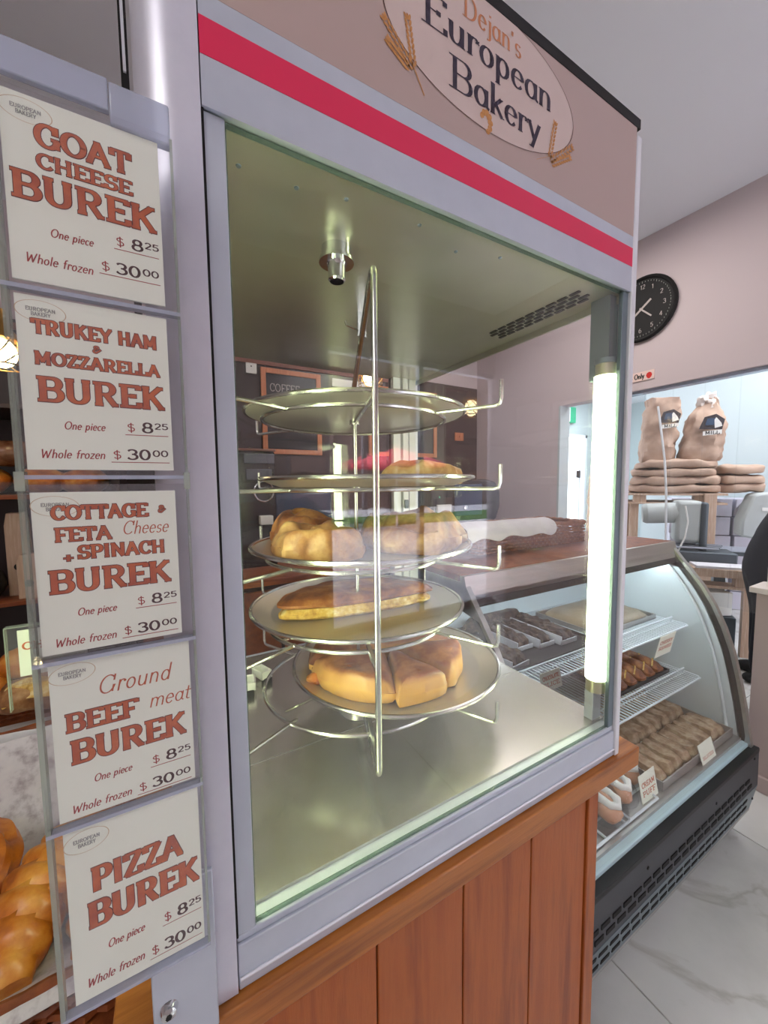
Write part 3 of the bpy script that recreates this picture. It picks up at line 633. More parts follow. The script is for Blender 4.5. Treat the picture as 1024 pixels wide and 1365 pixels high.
def circle_outline(c, r, n=24, a0=0, a1=360, j=0):
    return [(c[0]+(r+j*math.sin(i*2.3))*math.cos(math.radians(a0+(a1-a0)*i/n)), c[1]+(r+j*math.sin(i*2.3))*math.sin(math.radians(a0+(a1-a0)*i/n))) for i in range(n)]
P = .0020
tag(part('flat_pie', MB().loaf(circle_outline((.285, .31), .115, 24, j=.003), .583+P, .060, 2.4, .7, .004, seed=3), 'crust_brown'), 'flat brown pie on the topmost pan, only its top showing', 'pie')
tag(part('burek_roll', MB().loaf([(.31, .26), (.36, .225), (.43, .20), (.457, .215), (.462, .25), (.43, .28), (.36, .30), (.32, .29)], .468+P, .045, 3, .55, .010, 40, 16, 8, seed=5), 'crust_pale'), 'long golden burek roll lying alone on the second pan from the top', 'pastry')
o = tag(part('burek_loaf', MB().loaf([(.105, .255), (.115, .21), (.16, .175), (.21, .168), (.235, .19), (.235, .25), (.21, .29), (.15, .31), (.115, .295)], .353+P, .050, 3.2, .55, .013, 34, 18, 8, seed=9, swirl=.012), 'crust'), 'coiled burek loaf at the left front of the middle pan', 'pastry')
tag(part('burek_loaf', MB().loaf(circle_outline((.195, .375), .062, 14, j=.004), .353+P, .062, 3, .55, .012, 34, 18, 8, seed=12, swirl=.010), 'crust_brown'), 'small darker burek roll behind the coiled loaf on the middle pan', 'pastry')
tag(part('burek_loaf', MB().loaf([(.27, .19), (.32, .145), (.385, .15), (.428, .175), (.445, .21), (.425, .27), (.37, .33), (.30, .33), (.265, .27)], .353+P, .060, 3, .55, .014, 30, 18, 8, seed=15, swirl=.012), 'crust'), 'folded burek loaf with a pointed end at the right of the middle pan', 'pastry')
t = thing('burek_half', (.26, .29, .239+P), 'half a burek with its cut filled side facing out on the fourth pan', 'pastry')
hp = [(.118, .285), (.15, .262), (.20, .247), (.27, .238), (.34, .236), (.398, .238), (.405, .27), (.37, .33), (.30, .365), (.22, .37), (.15, .345)]
part('crust', MB().loaf(hp, .239+P+.020, .020, 4, .5, .004, 26, seed=21), 'crust_brown', t, label='mottled brown baked top')
part('filling', MB().loaf([(x+(.27-x)*.02, y+(.3-y)*.04) for x, y in hp], .239+P, .027, 8, .4, .004, 40, seed=22), 'crumb', t, label='pale flaky filling')
# big burek on the lowest pan, cut into wedges
zb = .128+P
def wedge(c, R, a0, a1, tip=.0):
    L = [c]
    n = 8
    for i in range(n+1):
        a = math.radians(a0+(a1-a0)*i/n); L.append((c[0]+R*math.cos(a), c[1]+R*math.sin(a)))
    return L
c5 = (.312, .265)
for lab, (a0, a1, R, dx, dy, sd) in {
    'back half of the large burek on the lowest pan, browned flat top': (-20, 172, .143, 0, .002, 31),
    'left front wedge of the large burek on the lowest pan': (171, 247, .141, 0, .0, 33),
    'middle front wedge of the large burek, beside the pointed notch': (247, 283, .149, 0, .0, 35),
    'right front wedge of the large burek with a torn pointed tip': (285, 341, .143, .002, .0, 37)}.items():
    c = (c5[0]+dx, c5[1]+dy); wd = wedge(c, R, a0, a1)
    cen = (sum(p[0] for p in wd)/len(wd), sum(p[1] for p in wd)/len(wd))
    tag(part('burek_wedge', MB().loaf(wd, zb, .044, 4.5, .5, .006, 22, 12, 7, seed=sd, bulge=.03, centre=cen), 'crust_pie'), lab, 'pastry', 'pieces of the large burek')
tag(part('pastry_scrap', MB().blob((.170, .262, zb+.008), (.014, .011, .010), None, .006, 90, 14, 8, -.008), 'crust_gold'), 'small golden scrap of pastry at the left of the lowest pan', 'crumb')
cm = MB()
for i in range(26):
    a = random.uniform(1.9, 3.5); r = random.uniform(.145, .17); s_ = random.uniform(.0012, .003)
    cm.blob((.329+r*math.cos(a), .256+r*math.sin(a), zb+.001), (s_, s_*.7, s_*.5), None, 0, 1, 6, 4)
o = tag(part('crumbs', cm, 'crust_brown'), 'dark crumbs scattered on the lowest pan', 'crumbs'); o['kind'] = 'stuff'
# two white plastic clips on the cabinet floor
for (x, y, a, lab) in ((.120, .462, .35, 'white plastic clip on the cabinet floor, the right one of two'), (.089, .430, -.15, 'white plastic clip on the cabinet floor, the left one nearer the glass')):
    t = thing('plastic_clip', (x, y, .0564), lab, 'clip', 'white clips on the cabinet floor'); R_ = rotz(a)
    def pt(px, py, pz): v = R_ @ Vector((px, py, pz)); return (x+v.x, y+v.y, .0564+v.z)
    b_ = MB()
    for (x0, x1, y0, y1) in ((-.012, -.008, -.02, .02), (.008, .012, -.02, .02), (-.012, .012, -.02, -.014), (-.012, .012, .014, .02)):
        q = [(x0, y0), (x1, y0), (x1, y1), (x0, y1)]; b_.prism(q, lambda u, v: pt(u, v, .010), lambda u, v: pt(u, v, .026))
    part('clip_frame', b_, 'white_plastic', t, bevel=.001)
    part('clip_foot', MB().prism([(-.008, -.026), (.008, -.026), (.006, -.008), (-.006, -.008)], lambda u, v: pt(u, v, .0), lambda u, v: pt(u, v, .012)), 'dark', t)

# ============================================================ COUNTER UNDER THE CABINET
CTP = [(-.10, -.010), (.677, -.010), (.677, .11), (.632, .11), (.632, .70), (-.10, .70)]
ct = thing('wooden_counter', (.3, .3, FZ), 'orange-brown plank-fronted wooden counter carrying the warming cabinet', 'counter')
part('counter_top', MB().prism(CTP, lambda x, y: (x, y, -.036), lambda x, y: (x, y, -.0015)), 'wood_top', ct, bevel=.002)
xs = [-.095, .018, .1575, .293, .431, .5715]
for i in range(5):
    part('plank', MB().box(xs[i]+.0012, xs[i+1]-.0012, .02, .038, FZ, -.036), 'wood_plank', ct, bevel=.0015)
part('corner_strip', MB().box(.5725, .601, .016, .045, FZ, -.036), 'wood_plank', ct, bevel=.002)
part('side_panel', MB().box(.583, .601, .045, .68, FZ, -.036), 'wood_plank', ct, smooth=False)
part('carcass', MB().box(-.09, .57, .0385, .68, FZ, -.0365), 'wicker_dark', ct, smooth=False)

# ============================================================ PRICE CARDS IN THE ACRYLIC HOLDER
hold = thing('sign_holder', (-.07, -.028, .1), 'tall clear acrylic strip of five pockets hanging on the cabinet corner post', 'sign holder')
XL, XR = -.1165, -.0225
zc = [(.706, .5985), (.590, .4835), (.469, .3625), (.357, .2455), (.2385, .1085)]
YF = -.030
for i, (zt, zl) in enumerate(zc):
    pk = part('pocket', MB().box(XL, XR, YF-.0035, YF-.0025, zl-.004, zt+.005).box(XL, XR, YF+.0015, YF+.0025, zl-.004, zt+.005), 'acrylic', hold, smooth=False)
    part('pocket_edge', MB().box(XL, XL+.0028, YF-.0035, YF+.0025, zl-.004, zt+.004), 'acrylic_edge', pk, smooth=False)
    part('pocket_edge', MB().box(XR-.0018, XR, YF-.0035, YF+.0025, zl-.004, zt+.004), 'acrylic_edge', pk, smooth=False)
    part('pocket_lip', MB().box(XL, XR, YF-.0036, YF+.0026, zl-.0062, zl-.0036), 'acrylic_frost', pk, smooth=False)
part('hanger_strip', MB().box(XL-.01, -.058, YF-.002, YF+.003, .7145, .734), 'acrylic_frost', hold, bevel=.0008)
part('hanger_strip', MB().box(-.0575, -.0235, YF-.003, YF+.004, .706, .732), 'acrylic_frost', hold, bevel=.0012)
part('hinge_joint', MB().box(XL-.001, XL+.004, YF-.004, YF+.003, .470, .482), 'acrylic_edge', hold, smooth=False)
part('hinge_joint', MB().box(XR-.003, XR+.001, YF-.004, YF+.003, .470, .482), 'acrylic_edge', hold, smooth=False)
NAMES = [('goat cheese burek price card, uppermost in the acrylic holder', 0), ('turkey ham and mozzarella burek price card, second from the top of the holder', 1),
         ('cottage, feta cheese and spinach burek price card, middle of the holder', 2), ('ground beef meat burek price card, fourth down in the holder', 3), ('pizza burek price card, lowest in the acrylic holder', 4)]
# lines: (text, u0, u1, v baseline, cap height) u, v as fractions of the card, v from the top
BIG = {0: [('GOAT', .19, .80, .245, .115), ('CHEESE', .19, .80, .365, .075), ('BUREK', .03, .97, .55, .135)],
       1: [('TRUKEY HAM', .09, .92, .207, .075), ('&', .46, .52, .28, .04), ('MOZZARELLA', .09, .93, .383, .068), ('BUREK', .09, .96, .592, .13)],
       2: [('COTTAGE', .12, .78, .165, .08), ('&', .86, .92, .145, .045), ('FETA', .13, .51, .30, .078), ('+', .17, .25, .435, .07), ('SPINACH', .27, .90, .415, .078), ('BUREK', .07, .94, .615, .13)],
       3: [('BEEF', .08, .58, .44, .105), ('BUREK', .10, .95, .645, .135)],
       4: [('PIZZA', .16, .84, .385, .125), ('BUREK', .12, .97, .59, .135)]}
SCR = {2: [('Cheese', .58, .93, .28, .085)], 3: [('Ground', .30, .84, .25, .11), ('meat', .66, .99, .415, .10)]}
PRV = {0: (.69, .855, .73, .895), 1: (.753, .93, .755, .93), 2: (.76, .948, .775, .955), 3: (.805, .965, .80, .962), 4: (.77, .94, .755, .93)}
for lab, i in NAMES:
    zt, zl = zc[i]; x0, x1 = (-.1115, -.0315) if i < 3 else ((-.1085, -.0265) if i == 3 else (-.1045, -.0215))
    if i == 3: x0, x1 = -.1095, -.0275
    W_, H_ = x1-x0, zt-zl
    if i == 4: x0, x1 = -.1085, -.0265
    t = thing('price_card', ((x0+x1)/2, YF, zl), lab, 'price card', 'burek price cards')
    part('card', MB().box(x0, x1, YF-.0008, YF+.0008, zl, zt), 'card', t, smooth=False)
    yo = YF-.0009
    def at(u, v, k=0): return (x0+u*W_, yo-k, zt-v*H_)
    o_, f_ = MB(), MB()
    for s, u0, u1, v, c in BIG[i]:
        cap = c*H_; wd = (u1-u0)*W_
        text(o_, s, at(u0, v), X3, Z3, cap, .27, .15, wd, serif=.82, grow=.00030)
        text(f_, s, at(u0, v, .00012), X3, Z3, cap, .25, .12, wd, serif=.80)
    part('letter_outline', o_, 'ink_outline', t, smooth=False); part('lettering', f_, 'ink_fill', t, smooth=False)
    sc = MB()
    for s, u0, u1, v, c in SCR.get(i, []): text(sc, s, at(u0, v), X3, Z3, c*H_, .085, .06, (u1-u0)*W_, slant=.22)
    if sc.v: part('script_lettering', sc, 'ink_script', t, smooth=False)
    rd = MB(); bl = MB(); pv, qv, pl_, ql_ = PRV[i]
    text(rd, 'One piece', at(.24, pl_), X3, Z3, .045*H_, .14, .11, .27*W_, slant=.2)
    text(rd, 'Whole frozen', at(.08, ql_), X3, Z3, .05*H_, .13, .10, .42*W_, slant=.2)
    for v, u in ((pv, .66), (qv, .55)):
        text(rd, '$', at(u, v), X3, Z3, .055*H_, .12, .09, .07*W_)
        a, b_ = at(u-.01, v+.022), at(.97, v+.018)
        rd.add([a, (b_[0], a[1], a[2]), (b_[0], a[1], a[2]+.0005), (a[0], a[1], a[2]+.0005)], [(0, 1, 2, 3)])
    text(bl, '8', at(.77, pv), X3, Z3, .062*H_, .26, .13, .09*W_); text(bl, '25', at(.865, pv-.025), X3, Z3, .036*H_, .26, .15, .11*W_)
    text(bl, '30', at(.65, qv), X3, Z3, .062*H_, .26, .13, .18*W_); text(bl, '00', at(.84, qv-.022), X3, Z3, .038*H_, .26, .15, .125*W_)
    part('small_print', rd, 'ink_red', t, smooth=False); part('price_figures', bl, 'ink_brown', t, smooth=False)
    lg = MB(); disc(lg, at(.15, .085), X3, Z3, .155*W_, .062*H_, .965, 40, 0, .12 if i > 2 else -.05); part('logo_oval', lg, 'ink_pale', t, smooth=False)
    lg = MB(); text(lg, 'EUROPEAN', at(.06, .085, .0001), X3, Z3, .02*H_, .2, .15, .18*W_); text(lg, 'BAKERY', at(.09, .112, .0001), X3, Z3, .02*H_, .2, .15, .12*W_); part('logo_lettering', lg, 'ink_grey', t, smooth=False)
mp_ = thing('mounting_plate', (-.04, -.012, -.04), 'grey metal plate with a chrome bolt below the price cards', 'bracket')
part('plate', MB().box(-.0655, -.018, -.017, -.013, .004, .150).box(-.060, -.02, -.013, .0, .01, .05), 'alu', mp_, bevel=.001)
part('bolt', MB().lathe([(0, .006), (.003, .006), (.0055, .0045), (.0065, .001), (.007, 0)], (-.0545, -.017, .047), 20, Matrix.Rotation(PI/2, 3, 'X')), 'chrome', mp_)
part('bolt_recess', MB().lathe([(0, .0066), (.0025, .0065)], (-.0545, -.017, .047), 6, Matrix.Rotation(PI/2, 3, 'X')), 'dark', mp_)

# ============================================================ DISPLAY FRIDGE
FX0, FX1 = .64, 1.78
fz = thing('display_fridge', ((FX0+FX1)/2, .45, FZ), 'curved-glass refrigerated cake display with black slotted base', 'display fridge')
outer = [(.413, .205), (.382, .163), (.345, .118), (.30, .060), (.262, -.005), (.229, -.08), (.200, -.165), (.177, -.262), (.158, -.36), (.142, -.46), (.134, -.508)]
inner = [(y+.022, z-.004) for y, z in outer]
BACK = .78
def side(x0, x1, lab=None):
    sp = part('side_frame', MB().prism([(BACK, .205)]+outer+[(.134, -.52), (.158, -.52)]+[(y+.012, z-.003) for y, z in outer[::-1]][1:]+[(.41, .19), (BACK, .19)], lambda y, z: (x0, y, z), lambda y, z: (x1, y, z)), 'steel', fz, smooth=False, label=lab)
    part('gasket', MB().prism([(y+.012, z-.004) for y, z in outer]+[(y+.034, z-.012) for y, z in outer[::-1]], lambda y, z: (x0+.004, y, z), lambda y, z: (x1-.004, y, z)), 'rubber', fz, smooth=False)
side(FX1-.022, FX1, 'brushed steel end frame'); side(FX0, FX0+.016)
part('end_wall', MB().prism([(BACK, .19)]+[(y+.03, z-.01) for y, z in outer]+[(.18, -.5), (BACK, -.5)], lambda y, z: (FX1-.018, y, z), lambda y, z: (FX1-.01, y, z)), 'fridge_white', fz, smooth=False, label='white end wall')
part('end_glass', MB().prism([(BACK, .16)]+[(y+.03, z-.01) for y, z in outer]+[(.18, -.5), (BACK, -.5)], lambda y, z: (FX0+.006, y, z), lambda y, z: (FX0+.010, y, z)), 'curve_glass', fz, smooth=False)
part('back_wall', MB().box(FX0+.016, FX1-.02, BACK-.02, BACK, -.5, .2), 'fridge_white', fz, smooth=False)
part('light_channel', MB().tube([(FX1-.028, .196, -.49)]+[(FX1-.028, y+.062, z-.01) for y, z in outer[::-1]][1:-1], .006, 8), 'fridge_white', fz)
gl_ = MB(); K = len(outer); n_ = K
vs_ = [(FX0+.006, y+.006, z-.001) for y, z in outer]+[(FX1-.012, y+.006, z-.001) for y, z in outer]+[(FX0+.006, y+.011, z-.002) for y, z in outer]+[(FX1-.012, y+.011, z-.002) for y, z in outer]
gl_.add(vs_, [(i, i+1, K+i+1, K+i) for i in range(K-1)]+[(2*K+i, 3*K+i, 3*K+i+1, 2*K+i+1) for i in range(K-1)])
part('curved_glass', gl_, 'curve_glass', fz)
part('top_deck', MB().box(FX0, FX1, .425, BACK+.03, .205, .2235), 'wicker_dark', fz, bevel=.003, label='dark brown top surface')
part('top_header', MB().prism([(.43, .222), (.413, .222), (.398, .160), (.41, .158), (.43, .19)], lambda y, z: (FX0, y, z), lambda y, z: (FX1, y, z)), 'steel', fz, smooth=False, label='brushed steel header band')
part('header_gasket', MB().box(FX0+.01, FX1-.02, .400, .412, .136, .159), 'rubber', fz, smooth=False)
part('case_lamp', MB().box(FX0+.02, FX1-.03, .425, .440, .128, .142), 'case_lamp', fz, smooth=False, label='cool white strip lamp')
part('case_ceiling', MB().box(FX0+.016, FX1-.02, .44, BACK-.02, .145, .19), 'fridge_white', fz, smooth=False)
part('deck', MB().box(FX0+.016, FX1-.02, .165, BACK-.02, -.52, -.475), 'steel', fz, smooth=False, label='steel deck')
part('deck_front_strip', MB().box(FX0, FX1-.012, .145, .178, -.515, -.485), 'fridge_strip', fz, bevel=.002, label='pale strip under the glass')
# black front panel, vents, grey toe
part('base', MB().prism([(.17, -.50), (.17, -.83), (BACK, -.83), (BACK, -.50)], lambda y, z: (FX0+.01, y, z), lambda y, z: (FX1-.01, y, z)), 'rubber', fz, smooth=False)
fp = part('front_panel', MB().prism([(.122, -.508), (.120, -.635), (.138, -.738), (.172, -.83), (.180, -.83), (.148, -.738), (.130, -.635), (.132, -.508)], lambda y, z: (FX0, y, z), lambda y, z: (FX1+.004, y, z)), 'fridge_black', fz, smooth=False)
part('panel_top_edge', MB().box(FX0, FX1+.004, .120, .150, -.512, -.496), 'rubber', fz, bevel=.002)
part('end_cover', MB().prism([(.122, -.495), (.120, -.635), (.138, -.738), (.172, -.83), (.5, -.83), (.5, -.495)], lambda y, z: (FX1, y, z), lambda y, z: (FX1+.005, y, z)), 'fridge_black', fz, smooth=False)
part('kick_plate', MB().box(FX0+.02, FX1-.03, .188, .20, FZ, -.825), 'steel', fz, smooth=False)
slv = (Vector((0, .018, -.103))).normalized(); nr = Vector((0, -slv.z, slv.y)); nr = -nr if nr.y > 0 else nr
part('toe_edge', MB().box(FX0, FX1+.003, .1368, .150, -.746, -.738), 'steel', fz, smooth=False)
part('lower_panel', MB().prism([(.1192, -.636), (.1372, -.738), (.139, -.738), (.121, -.636)], lambda y, z: (FX0+.001, y, z), lambda y, z: (FX1+.003, y, z)), 'alu_dark', fz, smooth=False, label='slanted lower panel with the floor reflection put into its lighter grey')  # lighter grey paints in the floor's reflection on the black panel
for r in range(4):
    for c in range(24):
        x = FX0+.03+c*.0475+(r % 2)*.022
        if x > FX1-.07: continue
        if r < 2: p0 = Vector((x, .1203, -.580-r*.027)); dn = Vector((0, 0, -1)); nn = Vector((0, -1, 0))
        else: p0 = Vector((x, .1192, -.636))+slv*(.022+(r-2)*.042); dn = slv; nn = nr
        q = [p0, p0+Vector((.035, 0, 0)), p0+Vector((.035, 0, 0))+dn*.012, p0+dn*.012]
        part('vent_slot', MB().add([v+nn*.0018 for v in q]+[v-nn*.002 for v in q], [(0, 1, 2, 3), (7, 6, 5, 4), (0, 4, 5, 1), (1, 5, 6, 2), (2, 6, 7, 3), (3, 7, 4, 0)]), 'dark', fp, smooth=False)
for x, z in ((1.02, -.546), (1.433, -.551), (1.74, -.52), (1.74, -.67), (.70, -.54)):
    part('panel_screw', MB().lathe([(0, .003), (.004, .0025), (.005, 0)], (x, .1205, z), 12, Matrix.Rotation(PI/2, 3, 'X')), 'rubber', fp)
# wire shelves
def wire_shelf(x0, x1, y0, y1, z, lab, n):
    sh = part('wire_shelf', MB().tube([(x0, y1, z), (x0, y0+.01, z), (x0+.01, y0, z), (x1-.01, y0, z), (x1, y0+.01, z), (x1, y1, z)], .0032, 8), 'wire_white', fz, label=lab)
    part('shelf_guard', MB().tube([(x0+.02, y0+.055, z), (x0+.02, y0+.05, z+.022), (x1-.02, y0+.05, z+.022), (x1-.02, y0+.055, z)], .0028, 8), 'wire_white', sh)
    part('shelf_rail', MB().tube([(x0, y0+.055, z-.003), (x1, y0+.055, z-.003)], .0025, 6).tube([(x0, y1, z-.003), (x1, y1, z-.003)], .003, 6), 'wire_white', sh)
    wires = MB()
    for i in range(1, n):
        x = x0+(x1-x0)*i/n; wires.box(x-.0022, x+.0022, y0, y1, z-.001, z+.0014)
    o = part('shelf_wires', wires, 'wire_white', sh, smooth=False); o['kind'] = 'stuff'
    return sh
wire_shelf(FX0+.12, 1.72, .328, BACK-.03, -.094, 'white wire shelf, upper', 62)
wire_shelf(FX0+.06, 1.72, .279, BACK-.03, -.285, 'white wire shelf, lower', 62)
# tray of chocolate slices standing at the left of the upper shelf
def food_tray(name, x0, x1, y0, y1, z, h, label, m='rubber', cat='tray'):
    t = thing(name, ((x0+x1)/2, (y0+y1)/2, z), label, cat)
    e = .004
    part('tray_base', MB().box(x0, x1, y0, y1, z, z+.003), m, t, smooth=False)
    part('tray_rim', MB().box(x0, x1, y0, y0+e, z, z+h).box(x0, x1, y1-e, y1, z, z+h).box(x0, x0+e, y0, y1, z, z+h).box(x1-e, x1, y0, y1, z, z+h), m, t, bevel=.001)
    return t
US = -.0925; LS = -.2835; DK = -.475
food_tray('cake_tray', .80, 1.25, .40, .74, US, .014, 'black tray of chocolate slices on the upper fridge shelf')
def slice_(x0, x1, y0, y1, z, h, m1, label, group, a=0, liner=True, seed=0, cat='cake slice'):
    cx, cy = (x0+x1)/2, (y0+y1)/2; t = thing('cake_slice', (cx, cy, z), label, cat, group); R_ = rotz(a)
    def sh(mb):
        mb.v = [tuple(Vector((cx, cy, 0))+R_ @ (Vector(v)-Vector((cx, cy, 0)))) for v in mb.v]; return mb
    if liner: part('paper_liner', sh(MB().box(x0-.006, x0-.003, y0-.006, y1, z, z+h*.9).box(x0-.006, x1, y0-.006, y0-.003, z, z+h*.45).box(x0-.006, x1, y0-.006, y1, z, z+.0015)), 'paper', t, smooth=False)
    part('cake', sh(MB().loaf([(x0, y0), (x1, y0), (x1, y1), (x0, y1)], z+.0015, h, 9, .35, .014, 55, 12, 10, seed=seed, bulge=0)), m1, t)
for k, (x0, x1, y0, y1, a, lab) in enumerate(((.82, .90, .42, .60, .1, 'dark chocolate slice at the front left corner of the black tray'), (.95, 1.02, .50, .68, .0, 'crumb-topped chocolate slice, first of the row from the left'),
        (1.035, 1.105, .48, .68, .0, 'crumb-topped chocolate slice, second of the row from the left'), (1.12, 1.20, .46, .68, .0, 'light-topped chocolate slice, third of the row with a broken corner'))):
    slice_(x0, x1, y0, y1, US+.0035, .034, 'choc', lab, 'chocolate slices on the black tray', a, True, 40+k)
tag(part('chocolate_slab', MB().loaf([(.90, .69), (1.20, .69), (1.20, .725), (.90, .725)], US+.0035, .05, 9, .35, .004, 60, 6, 6, seed=55, bulge=0), 'choc'), 'uncut dark chocolate slab at the back of the black tray', 'cake')
t = food_tray('cake_tin', 1.29, 1.69, .43, .70, US, .018, 'large grey tin with a flat iced cake on the upper shelf', 'steel', 'tin')
tag(part('sheet_cake', MB().loaf([(1.30, .44), (1.68, .44), (1.68, .69), (1.30, .69)], US+.0035, .026, 12, .3, .003, 40, 8, 8, seed=57, bulge=0), 'slice_top'), 'flat grey-brown iced cake filling the large tin', 'cake')
# lower shelf: pastries on a dark tray
food_tray('pastry_tray', 1.30, 1.66, .36, .66, LS, .012, 'dark tray of striped brown pastries on the lower fridge shelf')
for k in range(5):
    x = 1.33+.064*k
    tg = thing('striped_pastry', (x, .5, LS+.0035), ('first', 'second', 'third', 'fourth', 'fifth')[k]+' striped brown pastry from the counter end of the lower-shelf tray', 'pastry', 'striped pastries on the lower shelf')
    part('pastry', MB().loaf([(x, .37), (x+.05, .37), (x+.05, .60), (x, .60)], LS+.0035, .045, 3, .6, .004, 30, 8, 6, seed=60+k), 'crust_brown', tg)
    for j in range(4):
        y = .40+.05*j; part('icing_stripe', MB().tube([(x+.002, y-.01, LS+.03), (x+.025, y, LS+.051), (x+.048, y+.01, LS+.03)], .003, 6), 'crumb', tg)
# deck: big tray of flat slices
food_tray('slice_tray', 1.235, 1.745, .185, .60, DK, .03, 'large steel tray of flat tan slices on the fridge deck', 'pan_metal')
k = 0
for i in range(9):
    for j in range(3):
        x0 = 1.250+i*.054; y0 = .20+j*.13
        tg = part('flat_slice', MB().loaf([(x0, y0), (x0+.05, y0), (x0+.05, y0+.122), (x0, y0+.122)], DK+.0035, .036+.004*math.sin(i*3+j), 9, .35, .008, 30, 6, 5, seed=70+k, bulge=.04), 'slice_tan')
        tag(tg, 'flat tan slice on the deck tray, '+('front', 'middle', 'back')[j]+' row, '+('first', 'second', 'third', 'fourth', 'fifth', 'sixth', 'seventh', 'eighth', 'ninth')[i]+' from the counter end', 'cake slice', 'tan slices on the deck tray'); k += 1
# cream puffs in clear plastic
PD = DK+.010
for k, (x, y, lab) in enumerate(((.995, .225, 'cream puff in clear plastic nearest the wooden counter'), (1.085, .245, 'cream puff in clear plastic, middle of three'), (1.180, .275, 'cream puff in clear plastic beside the slice tray'))):
    tg = thing('cream_puff', (x, y, PD), lab, 'cream puff', 'cream puffs in plastic on the deck')
    part('puff_base', MB().blob((x, y, PD+.028), (.038, .056, .028), rotz(-.5), .006, 40, 18, 10, -.026, seed=k), 'puff', tg)
    part('cream', MB().tube([(x+.024*math.cos(a/8*2*PI)*.9, y+.036*math.sin(a/8*2*PI), PD+.052+.004*math.sin(a*2)) for a in range(8)], .011, 10, True), 'cream', tg)
    part('wrapper', MB().blob((x, y, PD+.028), (.048, .064, .036), rotz(-.5), .006, 25, 16, 10, -.026, .7, seed=k+5), 'plastic_sheet', tg)
# wire rack on the deck
wr = MB()
for y in (.178, .225): wr.tube([(.84, y, DK+.006), (1.19, y, DK+.006)], .0035, 6)
for x in (.84, .93, 1.02, 1.045, 1.19): wr.tube([(x, .178, DK+.006), (x, .225, DK+.006)], .0035, 6)
tag(part('wire_rack', wr, 'wire_white'), 'white wire grid lying at the front of the fridge deck', 'rack')
def ticket(c, w_, h_, lines, label, tilt=.25, m='card', group=None, cap=.13):
    t = thing('shelf_ticket', c, label, 'price ticket', group); a = tilt
    ez = Vector((0, math.sin(a), math.cos(a))); ex = X3; nn = ex.cross(ez)
    v = []
    for dn in (0, .0015):
        for (u, w2) in ((-.5, 0), (.5, 0), (.5, 1), (-.5, 1)): v.append(Vector(c)+ex*u*w_+ez*w2*h_-nn*dn)
    part('ticket', MB().add(v, [(0, 1, 2, 3), (7, 6, 5, 4), (0, 4, 5, 1), (1, 5, 6, 2), (2, 6, 7, 3), (3, 7, 4, 0)]), m, t, smooth=False)
    mb = MB()
    for s, vf in lines: text(mb, s, Vector(c)-ex*w_*.4+ez*h_*vf, ex, ez, h_*cap, .24, .14, w_*.8, serif=.8, off=.0004)
    part('lettering', mb, 'ink_fill', t, smooth=False)
ticket((1.50, .318, -.160), .112, .085, (('CHERRY', .60), ('SQUARES', .33)), 'small cream ticket on the front of the upper wire shelf', -.2, cap=.15)
ticket((1.175, .19, DK+.0), .088, .078, (('CREAM', .52), ('PUFF', .22)), 'small cream puff ticket standing on the fridge deck', .2, cap=.17)
ticket((1.52, .172, DK), .10, .06, (('SLICES', .2),), 'white ticket at the front right of the slice tray', .3, cap=.14)
ticket((.86, .30, -.098), .085, .05, (('CHOCOLATE', .58), ('SLICE', .22)), 'pale ticket hanging near the left end of the upper shelf', .2, cap=.2)

# ---------------- wicker tray with paper on top of the fridge
def wicker_basket(name, x0, x1, y0, y1, z, h, label, cat='basket', m='wicker', rows=7):
    t = thing(name, ((x0+x1)/2, (y0+y1)/2, z), label, cat)
    part('basket_base', MB().box(x0+.01, x1-.01, y0+.01, y1-.01, z, z+.008), m, t, smooth=False)
    cnt = 0
    for r in range(rows):
        zz = z+.006+(h-.016)*r/(rows-1); path = []
        per = [(x0, y0), (x1, y0), (x1, y1), (x0, y1)]
        for i in range(4):
            a, b = per[i], per[(i+1) % 4]; L = math.hypot(b[0]-a[0], b[1]-a[1]); n = max(4, int(L/.012))
            nx, ny = (b[1]-a[1])/L, -(b[0]-a[0])/L
            for k in range(n):
                f = k/n; w_ = .003*math.cos(PI*(k+r)); path.append((a[0]+(b[0]-a[0])*f+nx*w_, a[1]+(b[1]-a[1])*f+ny*w_, zz))
        part('cane', MB().tube(path, (h/rows)*.44, 5, True), m, t)
    rim = []
    for i, (a, b) in enumerate((((x0, y0), (x1, y0)), ((x1, y0), (x1, y1)), ((x1, y1), (x0, y1)), ((x0, y1), (x0, y0)))):
        for k in range(20): rim.append((a[0]+(b[0]-a[0])*k/20, a[1]+(b[1]-a[1])*k/20, z+h-.002+.002*math.sin(k*1.9)))
    part('basket_rim', MB().tube(rim, .009, 8, True), m, t)
    return t
wicker_basket('wicker_basket', .86, 1.45, .60, .80, .2245, .085, 'long wicker basket lined with white paper on top of the fridge')
def sheet(pts_rows, mname, name, label, cat, th=.0012):
    """draped sheet from rows of points"""
    R_, C_ = len(pts_rows), len(pts_rows[0]); v = [Vector(p) for r in pts_rows for p in r]; f = []
    for i in range(R_-1):
        for j in range(C_-1): f.append((i*C_+j, i*C_+j+1, (i+1)*C_+j+1, (i+1)*C_+j))
    o = part(name, MB().add(v, f), mname); sm = o.modifiers.new('solid', 'SOLIDIFY'); sm.thickness = th
    ss = o.modifiers.new('sub', 'SUBSURF'); ss.levels = ss.render_levels = 2
    return tag(o, label, cat)
rows = []
for i, (y, z) in enumerate(((.57, .285), (.582, .315), (.60, .330), (.64, .335), (.70, .325), (.76, .318))):
    rows.append([(.80+j*.045+random.uniform(-.004, .004), y+random.uniform(-.006, .006), z+random.uniform(-.007, .009)-(.02 if i == 0 and j % 3 == 0 else 0)) for j in range(11)])
sheet(rows, 'paper', 'lining_paper', 'crumpled white lining paper folded over the rim of the fridge-top basket', 'paper')
